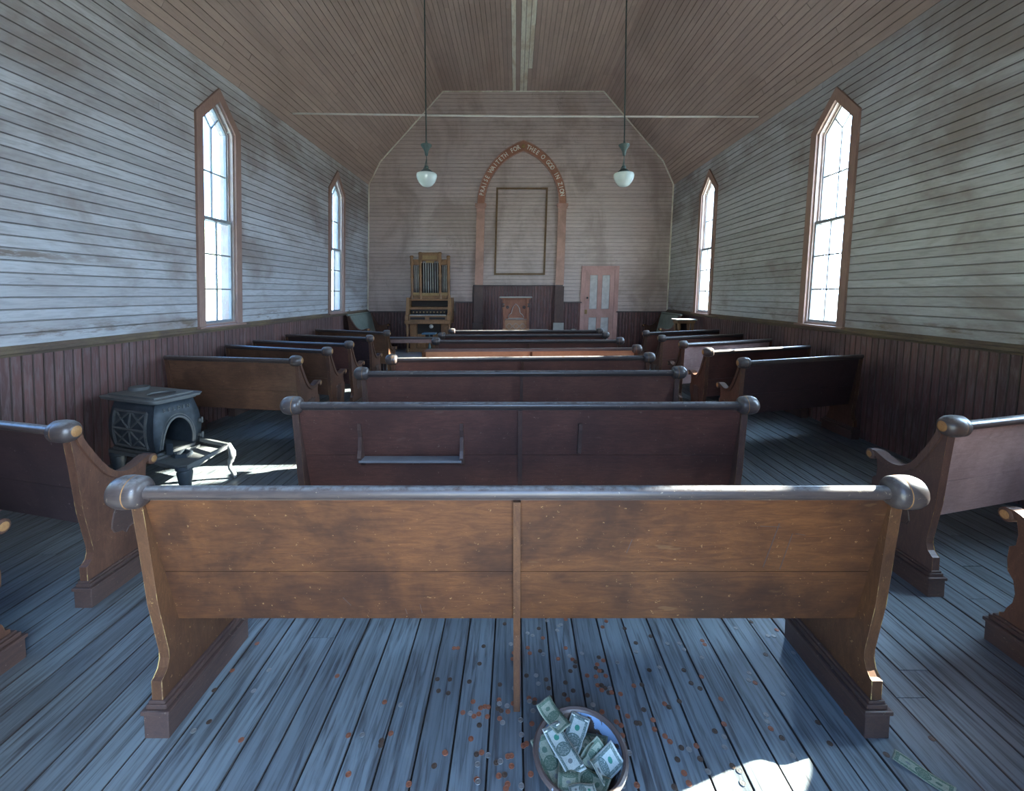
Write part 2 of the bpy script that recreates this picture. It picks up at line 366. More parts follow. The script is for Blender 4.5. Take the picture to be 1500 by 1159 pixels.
def boards(bm, fn, rows, lay, thick=0.014, gap=0.0015, cham=0.005, joint=(2.2, 4.8), seed=1, mi_fn=None):
    """lay boards on a plane. fn(u, v, n) -> 3-D; rows: [(v0, v1, [(u0, u1), ...])]"""
    rg = random.Random(seed)
    for v0, v1, ivs in rows:
        prof = [(v0+gap, 0), (v0+gap, thick-cham*0.7), (v0+gap+cham, thick), (v1-gap-cham, thick), (v1-gap, thick-cham*0.7), (v1-gap, 0)]
        for u0, u1 in ivs:
            u = u0
            while u < u1-1e-4:
                L = rg.uniform(*joint) if joint else 99
                e = u+L
                if u1-e < 0.5: e = u1
                e = min(e, u1)
                r = rg.random(); r2 = rg.uniform(-0.0015, 0.0015)
                a, b = u+(0.0012 if u > u0 else 0), e-(0.0012 if e < u1 else 0)
                A = [bm.verts.new(fn(a, v, n+(r2 if n > 0 else 0))) for v, n in prof]
                B = [bm.verts.new(fn(b, v, n+(r2 if n > 0 else 0))) for v, n in prof]
                fs = [bm.faces.new(A), bm.faces.new(B)]
                for i in range(5): fs.append(bm.faces.new((A[i], A[i+1], B[i+1], B[i])))
                mi = mi_fn(v0, a, b, rg) if mi_fn else 0
                for fi, f in enumerate(fs):
                    f.material_index = mi
                    for l in f.loops: l[lay] = (r, r, r, 0.0 if fi in (2, 3, 5, 6) else 1.0)
                u = e
def bm_boards():
    bm = bmesh.new(); lay = bm.loops.layers.float_color.new('rnd'); return bm, lay
def rows_of(v0, v1, w):
    n = max(1, round((v1-v0)/w)); s = (v1-v0)/n
    return [(v0+i*s, v0+(i+1)*s) for i in range(n)]

# ------------------------------------------------------------------ room numbers
XL, XR, YB, YF = -3.70, 3.73, 10.8, -0.55
ZE = 4.20
PROF = [(XL, ZE), (-3.42, 4.76), (-1.93, 6.41), (1.93, 6.41), (3.45, 4.76), (XR, ZE)]
RAIL = 1.125
def half_at(z):      # inner width at height z
    if z <= ZE: return XL, XR
    for (xa, za), (xb, zb) in zip(PROF[:2]+[PROF[1]], PROF[1:3]+[PROF[2]]):
        if za <= z <= zb:
            t = (z-za)/(zb-za); xl = xa+(xb-xa)*t; break
    else: xl = -1.93
    return xl, -xl+0.03*(1-min(1, max(0, (z-ZE)/2.2)))
WINY_L = [1.95, 5.40, 8.90]; WINY_R = [1.98, 5.36, 8.77]
W_OUT, W_SP, W_PK, W_BOT = 0.30, 3.52, 3.86, 1.17     # rough opening: half-width, spring, peak, bottom

# ------------------------------------------------------------------ side walls
def side_wall(name, X, s, wys, seed):
    """s = +1: inside lies towards +x"""
    def cuts(z0, z1, y0, y1):
        ivs = [(y0, y1)]
        for wy in wys:
            if z1 <= W_BOT+1e-6 or z0 >= W_PK: continue
            zz = max(z0, W_BOT)
            hw = W_OUT if zz <= W_SP else W_OUT*(W_PK-zz)/(W_PK-W_SP)
            new = []
            for a, b in ivs:
                if wy-hw > a and wy+hw < b: new += [(a, wy-hw), (wy+hw, b)]
                else: new.append((a, b))
            ivs = new
        return ivs
    fn = lambda u, v, n: (X+s*n, u, v)
    bm, lay = bm_boards()
    rr = rows_of(RAIL+0.045, ZE, 0.0895)
    rows = [(a, b, cuts(a, b, YF, YB)) for a, b in rr]
    boards(bm, fn, rows, lay, seed=seed, cham=0.0045)
    w = struct(name, bm, 'wall')
    bk = bmesh.new()
    zs = [-0.7, RAIL+0.045]+[b for a, b in rr]
    for a, b in zip(zs[:-1], zs[1:]):
        if b > ZE-0.01: b = ZE+0.12
        for y0, y1 in cuts(a, b, YF-0.1, YB+0.12): box(bk, X-s*0.16, X, y0, y1, a, b)
    struct('wall_core', bk, 'outside', w, True)
    # wainscot of upright boards
    bm, lay = bm_boards()
    fnw = lambda u, v, n: (X+s*n, v, u)
    boards(bm, fnw, [(a, b, [(0.0, RAIL-0.02)]) for a, b in rows_of(YF, YB, 0.075)], lay, thick=0.016, joint=None, seed=seed+5, cham=0.006)
    struct('wainscot', bm, 'wainscot', w)
    bm = bmesh.new()
    prism(bm, [(0, RAIL-0.03), (0.018, RAIL-0.03), (0.028, RAIL-0.012), (0.042, RAIL-0.005), (0.046, RAIL+0.02), (0.03, RAIL+0.032), (0.018, RAIL+0.05), (0, RAIL+0.05)], lambda a, b, d: (X+s*a, d, b), YF, YB-0.02)
    struct('chair_rail', bm, 'rail_top', w)
    return w
wl = side_wall('wall_left', XL, 1, WINY_L, 11)
wr = side_wall('wall_right', XR, -1, WINY_R, 23)

def end_wall(name, Y, s, seed, front):
    """s=-1: back wall facing the viewer"""
    fn = lambda u, v, n: (u, Y+s*n, v)
    bm, lay = bm_boards()
    z0 = RAIL
    rows = []; rr = rows_of(0.0 if front else 1.10, 6.41, 0.0895)
    for a, b in rr:
        l, r = half_at((a+b)/2)
        if front and a < 2.6: rows.append((a, b, [(l, -0.95), (0.95, r)]))
        else: rows.append((a, b, [(l, r)]))
    boards(bm, fn, rows, lay, seed=seed, cham=0.0045)
    w = struct(name, bm, 'wall_far')
    bk = bmesh.new()
    if front:
        for a, b in [(-0.7, 0.0)]+rr:
            l, r = half_at(max(0, a)); l -= 0.14; r += 0.14
            if a < -0.1: box(bk, l, r, Y-s*0.16, Y, a, b)
            elif a < 2.6: box(bk, l, -0.95, Y-s*0.16, Y, a, b); box(bk, 0.95, r, Y-s*0.16, Y, a, b)
            else: box(bk, l, r, Y-s*0.16, Y, a, b)
    else:
        prism(bk, [(XL-0.1, -0.7), (XR+0.1, -0.7)]+[(XR+0.1, ZE), (3.55, 4.82), (2.0, 6.5), (-2.0, 6.5), (-3.55, 4.82), (XL-0.1, ZE)], lambda a, b, d: (a, d, b), Y, Y-s*0.16)
    struct('wall_core', bk, 'outside', w)
    return w
wb = end_wall('wall_back', YB, -1, 37, False)
wf = end_wall('wall_front', YF, 1, 41, True)
# back wainscot in its four heights
bm, lay = bm_boards()
secs = [(XL, -1.51, 1.10), (-1.51, -1.08, 1.33), (-1.08, 1.10, 1.745), (1.10, 1.58, 1.33), (2.46, XR, 1.10)]
for i, (a, b, t) in enumerate(secs):
    boards(bm, lambda u, v, n: (v, YB-0.016-n, u), [(p, q, [(0.0, t)]) for p, q in rows_of(a, b, 0.075)], lay, thick=0.016, joint=None, seed=50+i, cham=0.006)
struct('wainscot', bm, 'wainscot', wb)
bm = bmesh.new()
for a, b, t in secs:
    e0 = 0.012
    box(bm, a-(e0 if a > XL else 0), b+(e0 if b < XR else 0), YB-0.062, YB-0.01, t, t+0.03)
box(bm, -1.53, -1.50, YB-0.05, YB-0.01, 1.10, 1.33); box(bm, -1.10, -1.07, YB-0.05, YB-0.01, 1.33, 1.745)
struct('wainscot_cap', bm, 'rail_back', wb)
# corner strips and the strip under the ceiling along the back wall
bm = bmesh.new()
box(bm, XL+0.014, XL+0.04, YB-0.04, YB-0.014, RAIL, ZE); box(bm, XR-0.04, XR-0.014, YB-0.04, YB-0.014, RAIL, ZE)
pin = inset(PROF[::-1]+[], 0.0)
for (xa, za), (xb, zb) in zip(PROF[:-1], PROF[1:]):
    L = hypot(xb-xa, zb-za); ux, uz = (xb-xa)/L, (zb-za)/L; nx, nz = uz, -ux
    P = [(xa, za), (xb, zb), (xb+nx*0.035, zb+nz*0.035), (xa+nx*0.035, za+nz*0.035)]
    prism(bm, P, lambda a, b, d: (a, d, b), YB-0.045, YB-0.014)
t1 = struct('trim_1', bm, 'ceiling_pale')

# ------------------------------------------------------------------ ceiling
bm, lay = bm_boards()
def pale(v0, a, b, rg): return 0
for k, ((xa, za), (xb, zb)) in enumerate(zip(PROF[:-1], PROF[1:])):
    L = hypot(xb-xa, zb-za); ux, uz = (xb-xa)/L, (zb-za)/L; nx, nz = uz, -ux
    fn = lambda u, v, n, xa=xa, za=za, ux=ux, uz=uz, nx=nx, nz=nz: (xa+ux*v+nx*n, u, za+uz*v+nz*n)
    def pf(v0, a, b, rg, flat=(k == 2)):
        if not flat: return 0
        x = -1.93+v0
        if -0.27 < x < -0.20 or -0.10 < x < 0.06: return 1
        if 0.06 < x < 0.16 and rg.random() < 0.4: return 1
        return 0
    boards(bm, fn, [(a, b, [(YF, YB)]) for a, b in rows_of(0, L, 0.088)], lay, seed=60+k, cham=0.0035, joint=(1.5, 4.5), mi_fn=pf)
ceil = struct('ceiling', bm, ['ceiling', 'ceiling_pale'])
bm = bmesh.new()
out = [(XL-0.16, ZE+0.04), (-3.55, 4.88), (-2.0, 6.56), (2.0, 6.56), (3.58, 4.88), (XR+0.16, ZE+0.04)]
ring_prism(bm, out, PROF, lambda a, b, d: (a, d, b), YF-0.16, YB+0.16, closed=False)
struct('roof_deck', bm, 'outside', ceil)

# ------------------------------------------------------------------ floor
bm, lay = bm_boards()
FX0 = -0.094-0.12*31
boards(bm, lambda u, v, n: (v, u, n-0.022), [(FX0+0.12*i, FX0+0.12*(i+1), [(YF, YB)]) for i in range(63)], lay, thick=0.022, gap=0.0022, cham=0.0022, joint=(1.2, 4.2), seed=77)
fl = struct('floor', bm, 'floor', lean=False)
bm = bmesh.new(); box(bm, XL-0.15, XR+0.15, YF-0.15, YB+0.15, -0.10, -0.0225)
struct('subfloor', bm, 'void', fl, lean=False)

# ------------------------------------------------------------------ windows
def window(idx, X, s, wy, first):
    hw = 0.395
    outer = [(-hw, 1.165), (hw, 1.165), (hw, 3.60), (0, 4.01), (-hw, 3.60)]
    mid = inset(outer, 0.105)      # inner edge of the casing
    mid[0] = (mid[0][0], 1.185); mid[1] = (mid[1][0], 1.185)
    rough = [(-0.30, 1.17), (0.30, 1.17), (0.30, 3.52), (0, 3.86), (-0.30, 3.52)]
    fn = lambda a, b, d: (X+s*d, wy+a, b)
    bm = bmesh.new()
    oo = [(-hw, 1.165)]+[(-hw, 3.60), (0, 4.01), (hw, 3.60), (hw, 1.165)]
    ii = [(mid[0][0], 1.165)]+[mid[4], mid[3], mid[2], (mid[1][0], 1.165)]
    ring_prism(bm, oo, ii, fn, 0.013, 0.040, closed=False)
    w = struct('window_%d' % idx, bm, 'casing')
    bm = bmesh.new()
    j0 = [(a*0.985, b) for a, b in mid]
    ring_prism(bm, [(a*1.25 if abs(a) > 0.01 else a, b+(0.09 if b > 3.6 else 0.04 if b > 2 else -0.05)) for a, b in mid], j0, fn, -0.165, 0.013)
    stop = inset(j0, 0.016); ring_prism(bm, j0, stop, fn, -0.012, 0.010)
    stop2 = inset(j0, 0.020); ring_prism(bm, j0, stop2, fn, -0.060, -0.045)
    struct('window_jamb', bm, 'jamb', w)
    bm = bmesh.new()
    box(bm, *sorted((X+s*0.014, X+s*0.075)), wy-hw-0.03, wy+hw+0.03, 1.148, 1.172, bev=0.004)
    box(bm, *sorted((X-s*0.16, X+s*0.02)), wy-0.30, wy+0.30, 1.150, 1.192)
    struct('window_sill', bm, 'casing', w)
    # sashes
    a = mid[1][0]*0.985
    def bars(bm, segs, d0, d1):
        for (p, q, wd) in segs:
            p = Vector(p); q = Vector(q); t = (q-p).normalized(); nn = Vector((-t.y, t.x))*wd/2
            prism(bm, [tuple(p+nn), tuple(q+nn), tuple(q-nn), tuple(p-nn)], fn, d0, d1)
    zb, zm = 1.192, 2.45
    low = [(-a, zb), (a, zb), (a, zm+0.02), (-a, zm+0.02)]
    bm = bmesh.new(); ring_prism(bm, low, inset(low, 0.038), fn, -0.045, -0.012)
    zz = (zm-zb)/3
    bars(bm, [((0, zb+0.02), (0, zm), 0.018)]+[((-a+0.03, zb+zz*k), (a-0.03, zb+zz*k), 0.018) for k in (1, 2)], -0.038, -0.020)
    ls = struct('lower_sash', bm, 'sash', w)
    up = [(-a, zm-0.02), (a, zm-0.02), (a, j0[2][1]), (0, j0[3][1]), (-a, j0[4][1])]
    bm = bmesh.new(); ui = inset(up, 0.034); ring_prism(bm, up, ui, fn, -0.095, -0.062)
    jy = j0[2][1]-0.02   # the mullion forks here and leaves a diamond at the top
    e = (ui[2][0]*0.5, (ui[2][1]+ui[3][1])/2)
    bars(bm, [((0, zm), (0, jy), 0.018), ((0, jy), (e[0], e[1]+0.01), 0.016), ((0, jy), (-e[0], e[1]+0.01), 0.016), ((-a+0.03, 3.02), (a-0.03, 3.02), 0.018)], -0.088, -0.070)
    us = struct('upper_sash', bm, 'sash', w)
    bm = bmesh.new(); q = [(-a+0.03, zb+0.03), (a-0.03, zb+0.03), (a-0.03, zm), (-a+0.03, zm)]
    prism(bm, q, fn, -0.030, -0.028); struct('glass_pane', bm, 'glass', ls)
    bm = bmesh.new(); prism(bm, inset(up, 0.026), fn, -0.080, -0.078); struct('glass_pane', bm, 'glass', us)
    # portal for the daylight
    ld = bpy.data.lights.new('window_portal', 'AREA'); ld.shape = 'RECTANGLE'; ld.size = 0.62; ld.size_y = 2.75
    ld.cycles.is_portal = True
    lo = bpy.data.objects.new('window_portal', ld); C.objects.link(lo)
    lo.location = (X-s*0.19+LEAN*2.5, wy, 2.5)
    lo.rotation_euler = Vector((-s, 0, 0)).to_track_quat('Z', 'Y').to_euler()
n = 1
for X, s, ys in ((XL, 1, WINY_L), (XR, -1, WINY_R)):
    for wy in ys: window(n, X, s, wy, n == 1); n += 1
ld = bpy.data.lights.new('doorway_portal', 'AREA'); ld.shape = 'RECTANGLE'; ld.size = 1.9; ld.size_y = 2.65; ld.cycles.is_portal = True
lo = bpy.data.objects.new('doorway_portal', ld); C.objects.link(lo); lo.location = (0.04, YF-0.2, 1.32)
lo.rotation_euler = Vector((0, -1, 0)).to_track_quat('Z', 'Y').to_euler()
# front doorway casing (behind the viewer)
bm = bmesh.new()
for a, b in ((-1.06, -0.94), (0.94, 1.06)): box(bm, a, b, YF+0.014, YF+0.04, 0, 2.6)
box(bm, -1.06, 1.06, YF+0.014, YF+0.04, 2.58, 2.72)
struct('door_2', bm, 'casing')

# ------------------------------------------------------------------ back wall: vestry door
bm = bmesh.new()
x0, x1, zt, zb = 1.56, 2.48, 2.24, 0.20
Yw = YB-0.014
box(bm, x0, x0+0.10, Yw-0.035, Yw, zb, zt); box(bm, x1-0.10, x1, Yw-0.035, Yw, zb, zt); box(bm, x0, x1, Yw-0.042, Yw, zt-0.10, zt)
dr = struct('door_1', bm, 'door_frame')
a, b = x0+0.104, x1-0.104
bm = bmesh.new(); d0, d1 = Yw-0.028, Yw-0.004
cx = (a+b)/2
for q in ((a, a+0.11, zb, zt-0.1), (b-0.11, b, zb, zt-0.1), (cx-0.055, cx+0.055, zb, zt-0.1)): box(bm, q[0], q[1], d0, d1, q[2], q[3])
for q in ((zt-0.22, zt-0.1), (0.98, 1.18), (zb, zb+0.18)): box(bm, a, b, d0-0.0006, d1, q[0], q[1])
struct('door_leaf', bm, 'door_frame', dr)
bm = bmesh.new()
for p, q in ((a+0.115, cx-0.06), (cx+0.06, b-0.115)):
    for z0, z1 in ((1.19, zt-0.23), (zb+0.19, 0.97)): box(bm, p, q, d0+0.010, d1, z0, z1, bev=0.004)
struct('door_panel', bm, 'door_panel', dr)
bm = bmesh.new(); lathe(bm, [(0.0, -0.05), (0.022, -0.045), (0.026, -0.03), (0.018, -0.015), (0.012, 0)], 14, 'Y', (a+0.055, d0, 1.46))
struct('door_knob', bm, 'black', dr)
bm = bmesh.new(); box(bm, a+0.005, a+0.065, d0-0.012, d0, 1.06, 1.17, bev=0.003); lathe(bm, [(0.0, -0.05), (0.02, -0.045), (0.022, -0.03), (0.012, 0)], 12, 'Y', (a+0.04, d0-0.012, 1.11))
struct('brass_lock', bm, 'gilt', dr)

# ------------------------------------------------------------------ platforms
bm, lay = bm_boards()
boards(bm, lambda u, v, n: (u, v, 0.178+n), [(p, q, [(XL+0.02, XR-0.0)]) for p, q in rows_of(9.0, YB-0.03, 0.11)], lay, thick=0.022, gap=0.002, cham=0.002, seed=91)
box(bm, XL+0.02, XR, 9.03, YB-0.03, 0.0, 0.178)
for f in bm.faces:
    pass
struct('trim_2', bm, 'platform', lean=False)
bm, lay = bm_boards()
boards(bm, lambda u, v, n: (u, v, 0.628+n), [(p, q, [(-1.18, 1.40)]) for p, q in rows_of(9.55, YB-0.07, 0.11)], lay, thick=0.022, gap=0.002, cham=0.002, seed=92)
box(bm, -1.16, 1.38, 9.58, YB-0.07, 0.2, 0.628)
pl = struct('trim_3', bm, 'platform', lean=False)
bm = bmesh.new(); box(bm, 1.36, 1.46, 9.50, YB-0.08, 0.2, 0.70, bev=0.005)
struct('platform_curb', bm, 'pulpit_pale', pl, lean=False)
bm = bmesh.new(); box(bm, 0.34, 0.80, YB-0.14, YB-0.075, 0.65, 0.69)
struct('platform_ledge', bm, 'pulpit_pale', pl, lean=False)

# ------------------------------------------------------------------ arch, pilasters, frame
def leaned(bm):
    for v in bm.verts: v.co.x += LEAN*v.co.z
    return bm
ar = thing('painted_arch', 'terracotta pointed arch with pale lettering, on two tan pilasters', 'arch', (0.04+LEAN*0.65, YB-0.02, 0.65))
A0 = Vector((0.04+LEAN*0.65, YB-0.02, 0.65))
def apart(name, bm, mat, par=None, sm=False):
    for v in bm.verts: v.co.x += LEAN*v.co.z; v.co -= A0
    return obj(name, bm, mat, par or ar, smooth=sm)
AX, ASP, AAP, AH = 0.04, 3.74, 5.24, 1.075       # centre, spring, apex, outer half-width
def arcpts(h, ap, n=14, side=1):
    """pointed arch half: from spring (side*h, ASP) to (0, ap)"""
    rise = ap-ASP; R = (h*h+rise*rise)/(2*h); cx = h-R
    a1 = math.asin(rise/R)
    return [(AX+side*(cx+R*cos(a1*i/n)), ASP+R*sin(a1*i/n)) for i in range(n+1)], R, cx, a1
oL = arcpts(AH, AAP, side=-1)[0]; oR = arcpts(AH, AAP, side=1)[0]
iL = arcpts(AH-0.175, AAP-0.255, side=-1)[0]; iR = arcpts(AH-0.175, AAP-0.255, side=1)[0]
fa = lambda a, b, d: (a, YB-d, b)
bm = bmesh.new()
ring_prism(bm, oL+oR[::-1][1:], iL+iR[::-1][1:], fa, 0.014, 0.05, closed=False)
band = apart('arch_band', bm, 'arch')
bm = bmesh.new()
for P, Q in ((oL+oR[::-1][1:], 0.012), (iL+iR[::-1][1:], -0.012)):
    tube(bm, [fa(a, b, 0.052) for a, b in P], 0.012, 6)
apart('arch_moulding', bm, 'pilaster', band, True)
def glyph_mesh(ch, size, depth=0.006, name='t'):
    cu = bpy.data.curves.new(name, 'FONT'); cu.body = ch; cu.size = size; cu.extrude = depth/2; cu.align_x = 'CENTER'; cu.align_y = 'CENTER'
    cu.resolution_u = 3; cu.offset = size*0.012
    o = bpy.data.objects.new(name, cu); C.objects.link(o); dg = bpy.context.evaluated_depsgraph_get()
    me = bpy.data.meshes.new_from_object(o.evaluated_get(dg)); bpy.data.objects.remove(o); bpy.data.curves.remove(cu)
    return me
def letters(bm, text, place, size, sx=0.8):
    """place(i) -> Matrix"""
    for i, ch in enumerate(text):
        if ch == ' ': continue
        me = glyph_mesh(ch, size); Mx = place(i); n0 = len(bm.verts); bm.verts.ensure_lookup_table()
        bm.from_mesh(me); bm.verts.ensure_lookup_table()
        for v in bm.verts[n0:]: v.co.x *= sx; v.co = Mx @ v.co
        bpy.data.meshes.remove(me)
for side, text in ((-1, 'PRAISE WAITETH FOR'), (1, 'THEE O GOD IN ZION')):
    P, R, cx, a1 = arcpts(AH-0.0875, AAP-0.127, side=side)
    bm = bmesh.new(); nL = len(text)
    def place(i, side=side, R=R, cx=cx, a1=a1, nL=nL):
        t = (i+0.5)/nL; f0, f1 = 0.10, 0.955
        th = a1*(f0+(f1-f0)*t) if side < 0 else a1*(f1-(f1-f0)*t)
        x = AX+side*(cx+R*cos(th)); z = ASP+R*sin(th)
        ang = (pi/2-th) if side < 0 else -(pi/2-th)      # letter's up points outward
        rot = Matrix.Rotation(-( -ang), 4, 'Z')
        # text lies in XY; stand it up to face the viewer (-Y)
        stand = Matrix(((1,0,0,0), (0,0,-1,0), (0,1,0,0), (0,0,0,1)))
        return Matrix.Translation((x, YB-0.054, z)) @ stand @ rot
    bm.free()
    for i, ch in enumerate(text):
        if ch == ' ': continue
        bm = bmesh.new(); letters(bm, ch, lambda _, i=i: place(i), 0.150)
        apart('letter', bm, 'letter', band)
bm = bmesh.new()
lathe(bm, [(0.0, -0.02), (0.03, -0.016), (0.045, -0.006), (0.05, 0)], 12, 'Y', (AX, YB-0.05, AAP-0.14))
apart('arch_rosette', bm, 'gilt', band, True)
for s in (-1, 1):
    xa, xb = sorted((AX+s*0.89, AX+s*1.09))
    bm = bmesh.new(); box(bm, xa, xb, YB-0.06, YB-0.014, 1.775, 3.60, bev=0.006)
    pi_ = apart('pilaster', bm, 'pilaster')
    bm = bmesh.new()
    for (e, za, zb2, d) in ((0.0, 3.54, 3.62, 0.075), (0.02, 3.62, 3.67, 0.09), (0.035, 3.67, 3.74, 0.105)): box(bm, xa-e, xb+e, YB-d, YB-0.014, za, zb2, bev=0.004)
    apart('capital', bm, 'pilaster', pi_)
    bm = bmesh.new(); box(bm, xa-0.01, xb+0.01, YB-0.085, YB-0.034, 0.65, 1.745, bev=0.004); apart('pilaster_foot', bm, 'w_end_dark', pi_)
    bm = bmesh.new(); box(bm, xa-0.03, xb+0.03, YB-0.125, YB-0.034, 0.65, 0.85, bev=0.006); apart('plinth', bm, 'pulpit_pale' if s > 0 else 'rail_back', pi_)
bm = bmesh.new()
po = [(-0.585, 2.02), (0.665, 2.02), (0.665, 4.13), (-0.585, 4.13)]
ring_prism(bm, po, inset(po, 0.045), lambda a, b, d: (a, YB-d, b), 0.014, 0.038)
P0 = Vector((0.04+LEAN*3, YB-0.02, 3.0))
for v in bm.verts: v.co.x += LEAN*v.co.z; v.co -= P0
tag(obj('wall_frame', bm, 'frame_wood', loc=P0), 'empty brown rectangular frame fixed to the boarding inside the arch', 'frame')

# ------------------------------------------------------------------ tie rod
bm = bmesh.new(); tube(bm, [(-3.47, 7.0, 4.36), (0.13, 7.0, 4.315), (3.79, 7.0, 4.31)], 0.014, 8)
tag(obj('tie_rod', bm, 'rod', smooth=True), 'pale iron tie rod running across the church below the ceiling', 'rod')

# ------------------------------------------------------------------ pendant lamps
def lamp(x, label):
    t = thing('pendant_lamp', label, 'lamp', (x, 6.0, 3.0), 0, 'pendant lamps')
    t['group'] = 'pendant lamps'
    bm = bmesh.new(); tube(bm, [(0,0,0.56), (0,0,3.385)], 0.009, 8); obj('rod', bm, 'lamp_metal', t, smooth=True)
    bm = bmesh.new(); lathe(bm, [(0.0,0.40), (0.02,0.41), (0.026,0.46), (0.045,0.50), (0.072,0.535), (0.075,0.55), (0.05,0.553), (0.018,0.56), (0.012,0.60)], 16)
    obj('canopy', bm, 'lamp_metal', t, smooth=True)
    bm = bmesh.new(); tube(bm, [(0,0,0.41), (0.002,0,0.30), (0.002,0,0.27)], 0.006, 6); tube(bm, [(0,0,0.36), (-0.02,0.0,0.27), (-0.055,0,0.20)], 0.006, 6); tube(bm, [(0,0,0.34), (0.0,0.02,0.26), (-0.01,0.03,0.21)], 0.005, 6)
    obj('chain', bm, 'lamp_metal', t, smooth=True)
    bm = bmesh.new(); lathe(bm, [(0.0,0.275), (0.022,0.272), (0.026,0.25), (0.022,0.235), (0.05,0.222), (0.072,0.205), (0.085,0.19), (0.085,0.175), (0.06,0.17)], 20)
    obj('fitter', bm, 'lamp_metal', t, smooth=True)
    bm = bmesh.new(); lathe(bm, [(0.07,0.185), (0.10,0.180), (0.130,0.168), (0.137,0.150), (0.135,0.125), (0.122,0.085), (0.105,0.052), (0.098,0.046), (0.080,0.022), (0.055,0.003), (0.03,-0.006), (0.0,-0.008)], 32)
    obj('glass_shade', bm, 'opal', t, smooth=True)
    return t
lamp(-1.195, 'white glass pendant lamp hanging on the organ side of the arch')
lamp(1.46, 'white glass pendant lamp hanging on the door side of the arch')

# ------------------------------------------------------------------ pews
CAP = [(0.004,0.885), (0.018,0.835), (0.045,0.785), (0.078,0.728), (0.115,0.672), (0.155,0.627), (0.20,0.598), (0.25,0.585), (0.30,0.588), (0.345,0.602), (0.385,0.616), (0.415,0.612)]
CAPS = [tuple(p) for p in smooth_path(CAP, 3)]
OUT = [(-0.036,0.90), (-0.030,0.874), (-0.010,0.70), (0.012,0.483), (0.048,0.285), (0.050,0.255), (0.040,0.225), (0.022,0.208), (0.010,0.203), (0.010,0.105),
       (0.425,0.105), (0.425,0.150), (0.405,0.156), (0.400,0.185), (0.375,0.225), (0.368,0.27), (0.378,0.325), (0.405,0.352), (0.408,0.40), (0.405,0.462), (0.378,0.478), (0.372,0.53), (0.385,0.59)]
OUT = OUT+[(p[0], p[1]-0.012) for p in reversed(CAPS[1:-3])]
ORN = [(0.150,0.452), (0.168,0.446), (0.176,0.425), (0.168,0.395), (0.156,0.36), (0.152,0.325), (0.166,0.298), (0.19,0.290), (0.214,0.284), (0.232,0.262), (0.250,0.284), (0.274,0.290), (0.298,0.298), (0.312,0.325), (0.308,0.36), (0.296,0.395), (0.288,0.425), (0.296,0.446), (0.314,0.452),
       (0.290,0.472), (0.258,0.462), (0.232,0.482), (0.206,0.462), (0.174,0.472)]
